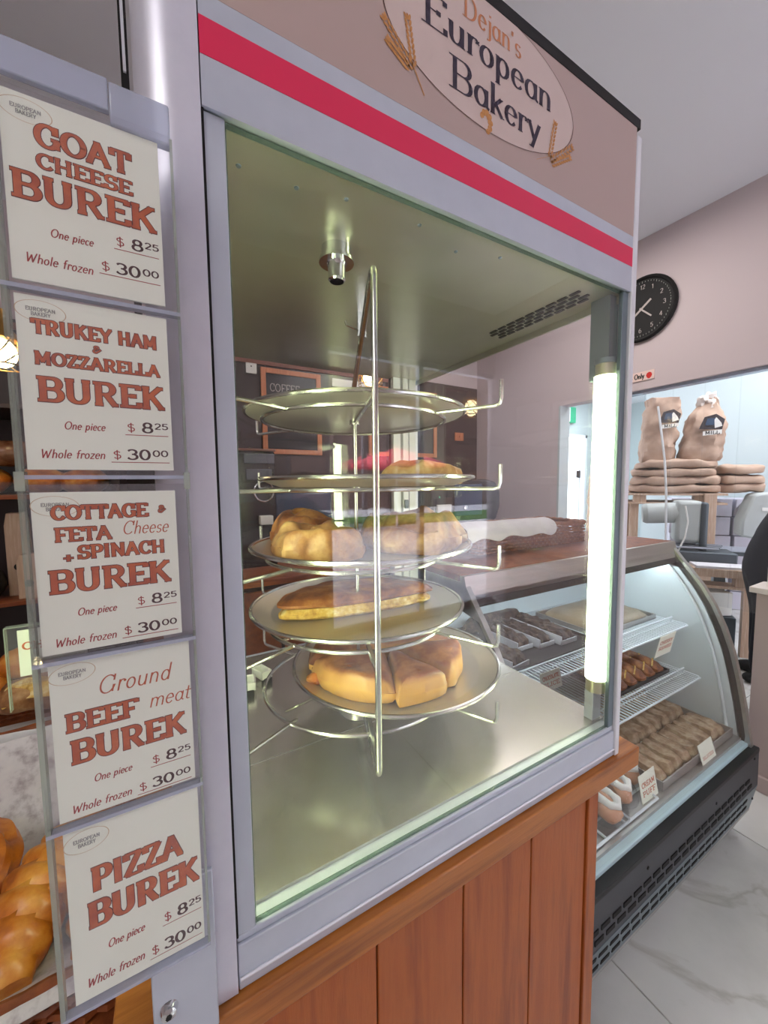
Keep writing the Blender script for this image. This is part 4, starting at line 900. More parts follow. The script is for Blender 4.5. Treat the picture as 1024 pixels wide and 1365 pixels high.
tag(part('bread_loaf', MB().loaf([(.90, .64), (1.10, .63), (1.12, .73), (.9, .75)], .234, .06, 3, .55, .006, 22, seed=80), 'crust_brown'), 'brown loaf in the fridge-top basket', 'bread')

# ============================================================ BACK OF THE SHOP
def chalkboard(x0, x1, z0, z1, label, lines):
    t = thing('chalkboard', ((x0+x1)/2, 2.85, z0), label, 'chalkboard'); y = 2.862; b_ = .04
    part('board', MB().box(x0+b_, x1-b_, y-.012, y, z0+b_, z1-b_), 'slate', t, smooth=False)
    for r in ((x0, x0+b_, z0, z1), (x1-b_, x1, z0, z1), (x0+b_, x1-b_, z0, z0+b_), (x0+b_, x1-b_, z1-b_, z1)):
        part('frame_rail', MB().box(r[0], r[1], y-.025, y, r[2], r[3]), 'wood_frame', t, bevel=.003)
    mb = MB()
    for s, u, z, c, w_ in lines: text(mb, s, (x0+u, y-.0135, z), X3, Z3, c, .1, .1, w_)
    if mb.v: part('chalk_lettering', mb, 'chalk', t, smooth=False)
chalkboard(.65, 1.155, .725, 1.415, 'wood-framed chalkboard headed COFFEE on the dark back wall', [('COFFEE', .07, 1.235, .06, .25), ('ESP', .07, 1.12, .05, .12), ('LAT', .38, 1.235, .05, .09), ('ESPRESSO', .07, 1.03, .04, .3), ('LATTE', .07, .95, .04, .2)])
chalkboard(1.62, 2.412, .735, 1.39, 'second wood-framed chalkboard to the right, mostly behind the pans', [('TEA', .5, 1.2, .05, .12)])
for (x0, x1, z0, z1, lab) in ((.54, .622, 1.355, 1.466, 'white wall socket plate left of the coffee chalkboard'), (1.264, 1.66, 1.335, 1.405, 'long white notice between the chalkboards'), (2.663, 2.78, .925, 1.01, 'small tan note pinned on the dark wall')):
    t = thing('wall_plate', ((x0+x1)/2, 2.85, z0), lab, 'notice')
    part('plate', MB().box(x0, x1, 2.848, 2.861, z0, z1), 'white_plastic' if z1 > 1.1 else 'wood_frame', t, bevel=.002)
    part('plate_screw', MB().lathe([(0, .002), (.006, 0)], ((x0+x1)/2, 2.848, (z0+z1)/2), 10, Matrix.Rotation(PI/2, 3, 'X')), 'dark', t)
# back counter
t = thing('back_counter', (.4, 1.75, FZ), 'orange wooden back counter under the coffee machine', 'counter')
part('worktop', MB().box(-.2, 1.1, 1.55, 2.2, -.03, .005), 'wood_shelf', t, bevel=.004)
part('cupboard', MB().box(-.18, 1.08, 1.6, 2.18, FZ, -.03), 'dark_wall', t, smooth=False)
for k in range(4): part('cupboard_door', MB().box(-.16+k*.31, .13+k*.31, 1.58, 1.6, FZ+.1, -.06), 'wicker_dark', t, bevel=.004)
# coffee machine (tall black grinder cabinet with ring dial) on the counter
t = thing('coffee_machine', (.42, 1.9, .005), 'tall black coffee machine with silver panel and round clear dial', 'coffee machine')
part('body', MB().box(.24, .50, 1.85, 2.15, .005, .66), 'appliance_black', t, bevel=.01)
part('top_lip', MB().box(.235, .505, 1.84, 2.15, .66, .672), 'brown_trim', t, bevel=.004)
part('panel', MB().box(.33, .495, 1.838, 1.85, .59, .645), 'appliance_grey', t, bevel=.003)
part('panel', MB().box(.34, .48, 1.843, 1.85, .50, .56), 'appliance_grey', t, bevel=.003)
part('screen', MB().box(.52, .88, 1.95, 1.99, .10, .42), 'screen_blue', t, bevel=.01)
part('screen_stand', MB().box(.50, .90, 1.99, 2.12, .005, .44), 'appliance_black', t, bevel=.01)
part('dial_ring', MB().tube([(.43+.052*math.cos(a*PI/20), 1.835, .435+.055*math.sin(a*PI/20)) for a in range(40)], .006, 8, True), 'chrome', t)
part('spout', MB().box(.40, .47, 1.80, 1.85, .25, .30), 'white_plastic', t, bevel=.004)
part('spout_tip', MB().box(.405, .465, 1.80, 1.85, .17, .25), 'appliance_black', t, bevel=.004)
t = thing('espresso_machine', (2.2, 2.0, .1), 'rounded black espresso machine with dark blue front before the mauve wall', 'coffee machine')
part('body', MB().prism([(1.75, .12), (2.40, .12), (2.46, .16), (2.50, .26), (2.50, .40), (2.44, .48), (2.34, .50), (1.75, .50)], lambda x, z: (x, 2.05, z), lambda x, z: (x, 2.45, z)), 'appliance_black', t, bevel=.015)
part('front_panel', MB().box(1.98, 2.28, 2.035, 2.055, .2, .46), 'screen_blue', t, bevel=.01)
part('display', MB().box(1.80, 1.94, 2.03, 2.05, .18, .30), 'white_plastic', t, bevel=.003)
part('indicator', MB().lathe([(0, .004), (.008, 0)], (1.83, 2.048, .36), 10, Matrix.Rotation(PI/2, 3, 'X')), 'exit_green', t)
part('knob', MB().lathe([(0, .02), (.018, .018), (.02, 0)], (2.08, 2.035, .27), 16, Matrix.Rotation(PI/2, 3, 'X')), 'chrome', t)
t = thing('side_cabinet', (2.2, 2.3, FZ), 'dark cabinet under the espresso machine', 'cabinet')
part('cabinet_body', MB().box(1.6, 2.6, 2.0, 2.6, FZ, .085), 'dark_wall', t, smooth=False); part('cabinet_top', MB().box(1.58, 2.62, 1.98, 2.62, .085, .12), 'dark', t, bevel=.004)
# pendants
def pendant(x, y, z, label):
    t = thing('pendant_lamp', (x, y, z), label, 'lamp', 'brass cage pendants')
    part('cord', MB().tube([(x, y, z+.21), (x, y, CZ)], .004, 6), 'dark', t)
    part('rose', MB().lathe([(0, 0), (.05, 0), (.05, -.02), (0, -.02)], (x, y, CZ), 20), 'dark', t)
    part('lamp_cap', MB().lathe([(.0, .21), (.02, .21), (.025, .15), (.05, .12), (.055, .10)], (x, y, z), 20), 'lamp_brass', t)
    cg = MB()
    for k in range(10):
        a = k*2*PI/10; b_ = a+PI/5
        cg.tube([(x+.05*math.cos(a), y+.05*math.sin(a), z+.11), (x+.085*math.cos(b_), y+.085*math.sin(b_), z+.05), (x+.075*math.cos(a), y+.075*math.sin(a), z)], .0025, 5)
        cg.tube([(x+.05*math.cos(a), y+.05*math.sin(a), z+.11), (x+.085*math.cos(a-PI/5), y+.085*math.sin(a-PI/5), z+.05)], .0025, 5)
    cg.tube([(x+.075*math.cos(k*PI/12), y+.075*math.sin(k*PI/12), z) for k in range(24)], .003, 5, True)
    part('cage', cg, 'lamp_brass', t)
    part('bulb', MB().blob((x, y, z+.05), (.045, .045, .055), None, 0, 1, 16, 10), 'bulb', t)
pendant(1.12, 1.85, 1.10, 'brass cage pendant lamp glowing behind the top pan')
pendant(-.56, 1.65, .93, 'brass cage pendant lamp at the far left edge by the bread shelves')
# dark pipe with a pale stripe at the upper left
t = thing('wall_conduit', (-.16, 1.2, .9), 'thin dark vertical rod with a pale strip at the upper left', 'rod')
part('rod', MB().box(-.088, -.072, .80, .81, .9, CZ), 'dark', t, smooth=False)
part('rod_strip', MB().box(-.083, -.077, .795, .80, 1.45, CZ), 'alu_bright', t, smooth=False)

# bread shelves at the left edge
t = thing('bread_shelf', (-.9, 2.0, FZ), 'dark wooden bread shelving at the far left', 'shelf')
for x in (-1.75, -.27): part('upright', MB().box(x, x+.03, 1.9, 2.3, FZ, 1.2), 'dark_wall', t, smooth=False)
part('back_board', MB().box(-1.72, -.27, 2.28, 2.30, FZ, 1.2), 'dark_wall', t, smooth=False)
for z in (.44, .83, -.03): part('shelf_board', MB().box(-1.72, -.27, 1.88, 2.28, z-.02, z), 'wood_shelf' if z < .5 else 'dark_wall', t, bevel=.002)
part('shelf_edge', MB().box(-1.72, -.27, 1.872, 1.88, .435, .495), 'plastic_sheet', t, smooth=False)
k = 0
for x, z in ((-1.25, .44), (-1.0, .44), (-.77, .44), (-.56, .44), (-.40, .44), (-.95, .565), (-.66, .565)):
    lab = {(-.56, .44): 'round orange-brown loaf at the right end of the upper bread shelf', (-.66, .565): 'dark loaf in a clear bag stacked above the round loaves'}.get((x, z), ('leftmost', 'second from left', 'third from left', 'fourth', 'rightmost', 'left stacked', 'right stacked')[k]+' brown loaf on the far-left bread shelf')
    k += 1; tag(part('bread_loaf', MB().blob((x, 2.06, z+.062), (.105, .13, .065), None, .014, 14, 18, 10, -.058, seed=k), 'crust_gold' if z < .5 else 'cell_bag'), lab if 'brown loaf on' not in lab else lab, 'bread', 'loaves on the bread shelf')
for k, (x, z0, z1) in enumerate(((-.655, .22, .40), (-.60, .06, .24), (-.50, .0, .30))):
    z0 = -.03 if k else -.03; h_ = (.385, .20, .26)[k]; y0 = (2.0, 1.91, 2.02)[k]
    t = thing('coffee_bag', (x, y0, z0), ('tall white paper coffee bag at the left edge', 'short white coffee bag with a round black logo', 'white coffee bag behind the price cards')[k], 'bag', 'white coffee bags')
    part('bag', MB().prism([(x-.04, 0), (x+.04, 0), (x+.04, h_*.85), (x+.03, h_), (x-.03, h_), (x-.04, h_*.85)], lambda u, v: (u, y0, z0+v), lambda u, v: (u, y0+.06, z0+v)), 'wood_pale', t, bevel=.004)
    mb = MB(); disc(mb, (x, y0-.001, z0+h_*.35), X3, Z3, .016, .016); part('round_logo', mb, 'ink_black', t, smooth=False)
t = thing('bagged_bread', (-.80, 1.95, -.03), 'cellophane-wrapped brown bread on the lower shelf at the left edge', 'bread')
part('loaf', MB().blob((-.82, 1.99, .04), (.11, .08, .06), None, .015, 20, 16, 10, -.06), 'cell_bag', t)
part('wrapper_end', MB().blob((-.72, 1.97, .05), (.02, .07, .065), None, .01, 30, 12, 8), 'rubber', t)
# ---------------- pastry table and baskets, lower left
t = thing('bread_table', (-.5, .8, FZ), 'brown wooden table under the pastry baskets at the left', 'table')
part('table_top', MB().box(-1.4, -.115, .18, 1.4, -.26, -.23), 'wicker_dark', t, bevel=.004)
for x, y in ((-1.35, .25), (-.17, .25), (-1.35, 1.33), (-.17, 1.33)): part('leg', MB().box(x-.03, x+.03, y-.03, y+.03, FZ, -.26), 'wood_shelf', t, bevel=.003)
wicker_basket('pastry_basket', -.60, -.125, .24, .66, -.229, .075, 'brown wicker basket of large twisted pastries in the lower left corner', m='wicker_dark', rows=6)
wicker_basket('pastry_basket', -.75, -.15, .80, 1.15, -.229, .14, 'second wicker basket behind, holding flaky yellow pastries', m='wicker_dark', rows=8)
rows = []
for i, (y, z) in enumerate(((.215, -.165), (.235, -.145), (.26, -.165), (.32, -.20), (.45, -.205), (.58, -.20), (.63, -.16), (.655, -.11), (.675, -.065), (.69, -.05))):
    rows.append([(-.60+j*.048+random.uniform(-.004, .004), y+random.uniform(-.006, .006), z+random.uniform(-.005, .006)) for j in range(11)])
sheet(rows, 'paper_print', 'lining_paper', 'white patterned lining paper in the near pastry basket', 'paper')
rows = []
for i, (y, z) in enumerate(((.775, -.12), (.785, -.09), (.80, -.082), (.84, -.11), (.95, -.14))):
    rows.append([(-.72+j*.058+random.uniform(-.004, .004), y+random.uniform(-.004, .004), z+random.uniform(-.004, .004)) for j in range(11)])
sheet(rows, 'paper', 'lining_paper', 'white paper strip folded over the rim of the second basket', 'paper')
def twist(path, R, m='crust_gold', label='', name='twisted_pastry', ridges=4, turns=7.0, seed=0):
    P_ = [Vector(p) for p in path]; N = 44; n = 22; pts = []
    def bez(t):
        q = P_[:]
        while len(q) > 1: q = [q[i].lerp(q[i+1], t) for i in range(len(q)-1)]
        return q[0]
    C_ = [bez(i/(N-1)) for i in range(N)]; vs = []; fs = []
    u = Vector((0, 0, 1))
    for i in range(N):
        T = (C_[min(N-1, i+1)]-C_[max(0, i-1)]).normalized(); u = (u-T*u.dot(T)).normalized(); v = T.cross(u); f = i/(N-1)
        env = R*(math.sin(PI*min(1, max(0, .06+f*.88)))**.5)
        for k in range(n):
            a = 2*PI*k/n; rr = env*(1+.30*abs(math.sin((ridges*a+turns*f*2*PI)/2))**.7-.16+.13*noise.noise(Vector((math.cos(a), math.sin(a)+seed, f*5))))
            vs.append(C_[i]+(u*math.cos(a)*.8+v*math.sin(a))*rr)
    for i in range(N-1):
        for k in range(n): l = (k+1) % n; fs.append((i*n+k, i*n+l, (i+1)*n+l, (i+1)*n+k))
    fs += [tuple(range(n))[::-1], tuple((N-1)*n+k for k in range(n))]
    return tag(part(name, MB().add(vs, fs), m), label, 'pastry', 'golden pastries in the baskets')
twist([(-.155, .555, -.165), (-.20, .45, -.14), (-.26, .38, -.14), (-.245, .27, -.17)], .052, label='long twisted golden pastry running to the bottom left', turns=9, ridges=2, seed=1)
twist([(-.42, .60, -.16), (-.36, .53, -.13), (-.31, .49, -.13), (-.31, .40, -.16)], .045, label='striped crescent pastry at the left edge', turns=1.5, ridges=7, seed=4)
twist([(-.20, .62, -.175), (-.185, .60, -.10), (-.19, .585, -.075)], .032, label='small pastry knob behind the long twist', turns=3, ridges=3, seed=6)
twist([(-.15, .27, -.185), (-.16, .35, -.175), (-.15, .42, -.18)], .038, label='pastry under the price cards at the right of the near basket', turns=3, ridges=3, seed=8)
twist([(-.36, .33, -.18), (-.32, .27, -.17), (-.26, .25, -.19)], .035, label='pastry end at the bottom left corner', turns=3, ridges=3, seed=9)
for (x, y, z, lab, s) in ((-.36, .93, -.06, 'flaky pale yellow pastry with an open fold in the second basket', 11), (-.24, .92, -.08, 'smooth golden pastry at the right of the second basket', 12), (-.50, 1.0, -.06, 'dark golden bun at the back left of the second basket', 13), (-.40, 1.08, -.02, 'golden bun piled at the back of the second basket', 14)):
    tag(part('bun', MB().blob((x, y, z), (.075, .062, .045), rotz(.4), .022, 16, 22, 14, seed=s), 'crust_gold' if s != 11 else 'crust'), lab, 'pastry', 'pastries in the second basket')
rows = [[(-.41+.02*j, .865+.008*i+.004*math.sin(j), -.045+.010*i-.002*(j-3)**2+random.uniform(-.003, .003)) for j in range(7)] for i in range(5)]
sheet(rows, 'crumb', 'pastry_flake', 'pale flaky pastry layer peeling up on the second basket', 'pastry')
# small card holder standing behind
t = thing('small_card_holder', (-.21, .35, .19), 'small clear acrylic holder with a half-hidden CHEESE price card behind the burek cards', 'sign holder')
part('sleeve', MB().box(-.240, -.150, .349, .351, .195, .280).box(-.240, -.150, .356, .358, .195, .280), 'acrylic', t, smooth=False)
part('sleeve_edge', MB().box(-.2408, -.2395, .349, .358, .16, .279).box(-.240, -.15, .349, .358, .2785, .280), 'acrylic_edge', t, smooth=False)
part('stem', MB().box(-.19, -.17, .350, .356, -.16, .195), 'acrylic', t, smooth=False)
c_ = part('card', MB().box(-.228, -.152, .3525, .3545, .207, .273), 'card', t, smooth=False)
mb = MB(); text(mb, 'CHEESE', (-.224, .352, .245), X3, Z3, .010, .26, .15, .068, serif=.9); part('lettering', mb, 'ink_fill', c_, smooth=False)

# ============================================================ CLOCK AND SIGNS ON THE RIGHT WALL
cy_, cz_ = 1.19, 1.70
EY = Vector((0, -1, 0)); Mx = Matrix.Rotation(-PI/2, 3, 'Y')
t = thing('wall_clock', (2.98, cy_, cz_), 'round black wall clock with pale numerals on the mauve wall', 'clock')
part('case', MB().lathe([(0, 0), (.222, 0), (.226, .02), (.215, .034), (.205, .03), (.2, .02), (0, .02)], (2.999, cy_, cz_), 48, Mx), 'black_trim', t)
nm_ = MB()
for h in range(1, 13):
    a = PI/2-h*PI/6; s = str(h).replace('7', '1').replace('9', '6') if h in (7, 9) else str(h)
    text(nm_, s, Vector((2.976, cy_, cz_))+EY*(.150*math.cos(a)-.012)+Z3*(.150*math.sin(a)-.013), EY, Z3, .028, .14, .09)
part('numerals', nm_, 'chalk', t, smooth=False)
mk = MB()
for k in range(60):
    a = k*PI/30; mk.obox(Vector((2.977, cy_, cz_))+EY*.185*math.cos(a)+Z3*.185*math.sin(a), (.001, .003, .008 if k % 5 else .014), Matrix.Identity(3))
o = part('minute_marks', mk, 'ink_grey', t, smooth=False)
part('hand', MB().obox((2.975, cy_, cz_), (.002, .014, .16), Matrix.Rotation(.9, 3, 'X')), 'chalk', t)
part('hand', MB().obox((2.974, cy_-.03, cz_-.03), (.002, .01, .11), Matrix.Rotation(-.8, 3, 'X')), 'chalk', t)
t = thing('staff_sign', (2.99, 1.3, 1.20), 'small pink staff only sign with a red hand symbol beside the kitchen opening', 'sign')
part('plate', MB().box(2.992, 2.999, 1.095, 1.46, 1.198, 1.262), 'pink_sign', t, smooth=False)
mb = MB(); text(mb, 'Staff members Only', (2.9915, 1.445, 1.215), EY, Z3, .034, .2, .15, .285); part('lettering', mb, 'ink_black', t, smooth=False)
mb = MB(); disc(mb, (2.9915, 1.128, 1.228), EY, Z3, .020, .022, 0, 8); mb.box(2.991, 2.9916, 1.12, 1.136, 1.205, 1.22); part('red_hand', mb, 'red_ink', t, smooth=False)
t = thing('exit_sign', (7.05, 4.5, 1.66), 'green and white emergency exit sign above the far door', 'sign')
part('box', MB().box(6.78, 7.24, 4.53, 4.59, 1.66, 1.97), 'exit_green', t, bevel=.004)
part('white_panel', MB().box(6.80, 7.05, 4.525, 4.532, 1.68, 1.95), 'exit_white', t, smooth=False)
mb = MB().tube([(6.97, 4.52, 1.91), (6.972, 4.52, 1.91)], .022, 10).tube([(6.955, 4.52, 1.87), (6.935, 4.52, 1.79)], .018, 6).tube([(6.955, 4.52, 1.86), (7.0, 4.52, 1.82), (7.02, 4.52, 1.85)], .008, 6).tube([(6.95, 4.52, 1.86), (6.90, 4.52, 1.84), (6.88, 4.52, 1.79)], .008, 6).tube([(6.935, 4.52, 1.79), (6.97, 4.52, 1.74), (6.96, 4.52, 1.69)], .010, 6).tube([(6.935, 4.52, 1.79), (6.90, 4.52, 1.73), (6.85, 4.52, 1.73)], .010, 6)
part('running_figure', mb, 'exit_green', t)

# ============================================================ KITCHEN STORE
KD = Vector((.53, -.85, 0)).normalized()      # along the pallet front, towards the right of the picture
KN = Vector((.85, .53, 0)).normalized()       # away from the viewer
O0 = Vector((3.86, 1.63, 0))
def K(a, b, z): p = O0+KD*a+KN*b; return Vector((p.x, p.y, z))
KM = Matrix((KD, KN, Z3)).transposed()
t = thing('pallet_rack', K(.4, .3, FZ), 'tall raw timber pallet frame carrying the stacked flour sacks', 'pallet')
for z in (.345, .262): part('board', MB().obox(K(.30, .30, z), (.76, .62, .018), KM), 'wood_pale', t, bevel=.002)
for a in (.0, .46): part('block', MB().obox(K(a+.04, .06, .303), (.10, .1, .064), KM), 'wood_pale', t, bevel=.002)
part('post', MB().obox(K(.555, -.03, -.245), (.085, .04, 1.2), KM), 'wood_pale', t, bevel=.003)
for a, b in ((.0, .05), (.0, .55), (.60, .55)): part('post', MB().obox(K(a, b, -.295), (.07, .05, 1.11), KM), 'wood_pale', t, bevel=.003)
def sack_flat(a, b, z, la, lb, h, label, seed, rot=0):
    M_ = KM @ rotz(rot)
    o = part('flour_sack', MB().blob(K(a, b, z+h/2), (la/2, lb/2, h/2*1.03), M_, .030, 9, 44, 20, -h*.5, .45, seed), 'sack')
    return tag(o, label, 'sack', 'flour sacks lying on the pallet')
hh = .079
for i in range(4):
    w_ = (.68, .66, .62, .58)[i]
    sack_flat(.30+.01*(i % 2), .22, .355+i*hh*.96, w_+.02, .46, hh, ('lowest', 'second', 'third', 'topmost')[i]+' flat brown flour sack of the front stack, counted from the pallet', 100+i)
for i in range(3):
    sack_flat(.80, .36, .355+i*hh*1.05, .30, .5, hh*1.05, ('lowest', 'middle', 'topmost')[i]+' flour sack of the right rear stack', 110+i, .1)
def sack_up(p, w_, dpt, h, label, seed, lean=0, tie=False):
    t = thing('flour_bag', p, label, 'sack', 'upright flour bags'); N = 18; n = 28; vs = []; fs = []
    for i in range(N+1):
        f = i/N; z = f*h
        sw = (1-.10*(f-.3)**2) if not tie else (1.03-.18*f if f < .66 else max(.30, .91-(f-.66)*1.9))
        sd = (1-.55*max(0, f-.45)) if not tie else (1.0 if f < .5 else max(.2, 1-(f-.5)*1.8))
        if i == 0: sw *= .9; sd *= .9
        for k in range(n):
            a = 2*PI*k/n; cx, cy = math.copysign(abs(math.cos(a))**.6, math.cos(a)), math.copysign(abs(math.sin(a))**.6, math.sin(a))
            nz = .034*noise.noise(Vector((cx*2+seed, cy*2, f*6)))+.016*noise.noise(Vector((cx*6+seed, cy*6, f*20)))
            vs.append(Vector(p)+KD*(cx*(w_/2*sw+nz)+lean*f)+KN*(cy*(dpt/2*sd+nz))+Z3*(z+(.025*noise.noise(Vector((cx*2, seed, 1))) if i == N else 0)))
    for i in range(N):
        for k in range(n): l = (k+1) % n; fs.append((i*n+k, i*n+l, (i+1)*n+l, (i+1)*n+k))
    fs += [tuple(range(n))[::-1], tuple(N*n+k for k in range(n))]
    part('bag_body', MB().add(vs, fs), 'sack', t)
    return t
def emblem(parent, c, s):
    c = Vector(c); mb = MB()
    for q, m_ in ((((-.5, -.1), (.25, -.25), (.5, .1), (.35, .6), (-.35, .5)), 'sack_dark'),): pass
    def poly(pts, m_, off, nm):
        mb = MB(); n = len(pts); mb.add([c+KD*x*s+Z3*z*s-KN*(off+.0015) for x, z in pts]+[c+KD*x*s+Z3*z*s-KN*off for x, z in pts], [tuple(range(n)), tuple(range(n, 2*n))[::-1]]+[(i, (i+1) % n, (i+1) % n+n, i+n) for i in range(n)])
        part(nm, mb, m_, parent, smooth=False)
    poly([(-.6, -.2), (.5, -.3), (.62, .3), (.2, .65), (-.35, .5)], 'sack_dark', .002, 'printed_emblem')
    poly([(-.3, 0), (.2, .0), (.15, .42), (-.22, .40)], 'sack_blue', .004, 'emblem_patch')
    poly([(.15, -.2), (.5, -.1), (.45, .1), (.2, .45), (.12, .3)], 'white_plastic', .006, 'emblem_patch')
    poly([(-.4, -.62), (.5, -.56), (.5, -.30), (-.4, -.36)], 'white_plastic', .004, 'emblem_banner')
    mb = MB(); text(mb, 'MILL', c+KD*(-.3*s)+Z3*(-.56*s)-KN*.0065, KD, Z3, .2*s, .2, .12, .7*s); part('lettering', mb, 'ink_black', parent, smooth=False)
TZ = .355+4*hh*.96
b1 = sack_up(K(.175, .20, TZ-.005), .28, .26, .60, 'upright brown flour bag with open top, left of two on the stack', 3, .03)
emblem(b1, K(.245, .030, TZ+.38), .135)
part('open_flap', MB().blob(K(.21, .22, TZ+.58), (.08, .05, .03), KM, .02, 20, 12, 8), 'ledge', b1)
b2 = sack_up(K(.50, .20, TZ-.01), .31, .28, .58, 'upright brown flour bag with gathered top, right of two on the stack', 8, .06, True)
emblem(b2, K(.545, .015, TZ+.30), .145)
part('gathered_top', MB().blob(K(.555, .20, TZ+.54), (.075, .05, .07), KM, .05, 25, 18, 12), 'ledge', b2)
t = sack_up(K(-.27, .45, -.25), .28, .30, .90, 'tall flour bag standing at the left, half hidden by the cabinet corner', 14, .02)
part('printed_emblem', MB().obox(K(-.21, .29, .52), (.09, .003, .10), KM), 'sack_dark', t, smooth=False)
t = thing('bag_stool', K(-.27, .45, FZ), 'low timber stand under the left flour bag', 'stand')
part('stand_top', MB().obox(K(-.27, .45, -.27), (.30, .36, .04), KM), 'wood_pale', t, bevel=.003)
for a, b in ((-.40, .3), (-.14, .3), (-.40, .6), (-.14, .6)): part('leg', MB().obox(K(a, b, -.57), (.05, .05, .56), KM), 'wood_pale', t)
# motor-driven dough machine before the pallet
t = thing('dough_roller', (3.75, 1.25, FZ), 'grey bench machine with a round motor in front of the pallet', 'machine')
def Q(a, b, z): p = Vector((3.356, 1.362, 0))+KD*a+KN*b; return Vector((p.x, p.y, z))
part('motor', MB().tube([Q(.08, .12, .195), Q(.30, .12, .21)], .085, 24), 'machine_grey', t, bevel=.008)
part('motor_cap', MB().tube([Q(.055, .12, .193), Q(.085, .12, .195)], [.07, .088], 24), 'machine_grey', t)
part('housing', MB().obox(Q(.36, .14, .14), (.17, .22, .34), KM), 'machine_grey', t, bevel=.03)
part('side_plate', MB().obox(Q(.455, .14, .10), (.05, .24, .40), KM), 'machine_dark', t, bevel=.02)
part('cable', MB().tube([Q(.33, .02, .27), Q(.345, -.01, .15), Q(.33, -.01, .02), Q(.29, -.02, -.09)], .006, 6), 'white_plastic', t)
for k in range(7): part('slat', MB().obox(Q(.26+.012*k, -.02+.035*k, -.055-.012*k*0), (.56, .012, .012), KM), 'machine_dark' if k % 2 else 'alu', t)
part('bench', MB().obox(Q(.32, .09, -.13), (.66, .26, .09), KM), 'machine_dark', t, bevel=.01)
part('bench_leg', MB().obox(Q(.55, .0, -.51), (.07, .07, .68), KM), 'machine_dark', t); part('bench_leg', MB().obox(Q(.05, .0, -.51), (.07, .07, .68), KM), 'machine_dark', t)
# stack of white cartons
k = 0
for r in range(6):
    for c in range(3):
        k += 1; z = FZ+.19*r
        o = part('carton', MB().obox(K(.50+c*.26+.01*(r % 2), .84, z+.093), (.235, .3, .182), KM @ rotz(.02*((r*3+c) % 3-1))), 'carton', bevel=.006)
        tag(o, 'white carton in the stack behind the pallet frame, '+('bottom row', 'second row up', 'third row up', 'fourth row up', 'fifth row up', 'top row')[r]+', '+('left', 'middle', 'right')[c]+' column', 'box', 'white cartons stacked by the kitchen wall')
tag(part('plastic_wrap', MB().blob(K(1.02, .50, .14), (.17, .12, .13), KM, .05, 9, 24, 12, seed=4), 'carton'), 'crumpled pale sack slumped on top of the white cartons', 'sack')
# dough mixer / scale at the right
t = thing('bench_scale', (4.3, .9, FZ), 'white control head over a slatted steel bench at the right edge', 'machine')
def Q2(a, b, z): p = Vector((4.15, 1.005, 0))+KD*a+KN*b; return Vector((p.x, p.y, z))
part('head', MB().prism([(.10, -.02), (.10, .12), (.17, .345), (.22, .36), (.48, .38), (.50, .0), (.40, -.08)], lambda a, z: Q2(a, .1, z), lambda a, z: Q2(a, .32, z)), 'machine_grey', t, bevel=.02)
part('keypad', MB().obox(Q2(.36, .098, .29), (.09, .006, .06), KM), 'machine_dark', t); part('key', MB().obox(Q2(.25, .098, .22), (.05, .006, .03), KM), 'white_plastic', t, bevel=.002)
part('knob', MB().obox(Q2(.36, .096, .215), (.03, .012, .03), KM), 'dark', t, bevel=.004)
for k in range(7): part('slat', MB().obox(Q2(.20-.012*k, .08-.045*k, -.115-.0*k), (.50, .014, .012), KM), 'alu', t)
part('bench_frame', MB().obox(Q2(.12, -.21, -.13), (.50, .02, .03), KM).obox(Q2(.20, .08, -.13), (.52, .02, .03), KM), 'machine_dark', t)
part('leg', MB().tube([Q2(-.08, -.19, -.14), Q2(-.08, -.19, FZ)], .03, 12), 'chrome', t); part('leg', MB().tube([Q2(.35, .0, -.14), Q2(.35, .0, FZ)], .03, 12), 'chrome', t)
# low pallet table with papers, white carton beneath
def Q3(a, b, z): p = Vector((3.26, 1.02, 0))+KD*a+KN*b; return Vector((p.x, p.y, z))
t = thing('pallet_table', Q3(.2, .2, FZ), 'low pale timber pallet table behind the fridge', 'table')
part('table_top', MB().obox(Q3(.24, .12, -.185), (.54, .18, .02), KM), 'wood_pale', t, bevel=.003)
part('apron', MB().obox(Q3(.24, .04, -.215), (.52, .02, .04), KM), 'wood_pale', t, bevel=.002)
for a in (.08, .40): part('block', MB().obox(Q3(a, .08, -.265), (.09, .08, .06), KM), 'wood_pale', t)
part('lower_board', MB().obox(Q3(.24, .12, -.31), (.54, .16, .02), KM), 'wood_pale', t, bevel=.002)
for a in (.0, .46): part('leg', MB().obox(Q3(a, .18, -.585), (.05, .05, .53), KM), 'wood_pale', t)
t = tag(part('paper_stack', MB().obox(Q3(.30, .12, -.166), (.36, .16, .018), KM @ rotz(.08)), 'paper', bevel=.002), 'stack of white papers on the pallet table', 'paper')
t = thing('white_carton', Q3(.32, .1, FZ), 'plain white carton on a shelf below the pallet table', 'box')
part('box_body', MB().obox(Q3(.22, .12, -.435), (.20, .20, .17), KM @ rotz(.5)), 'white_plastic', t, bevel=.003)
part('handle_hole', MB().obox(Q3(.118, .065, -.42), (.004, .014, .02), KM @ rotz(.5)), 'dark', t)
t = thing('dark_crate', Q3(.3, .1, FZ), 'dark crate on the floor under the white carton', 'crate')
part('crate_body', MB().obox(Q3(.20, .12, -.685), (.34, .18, .32), KM), 'machine_dark', t, bevel=.006)
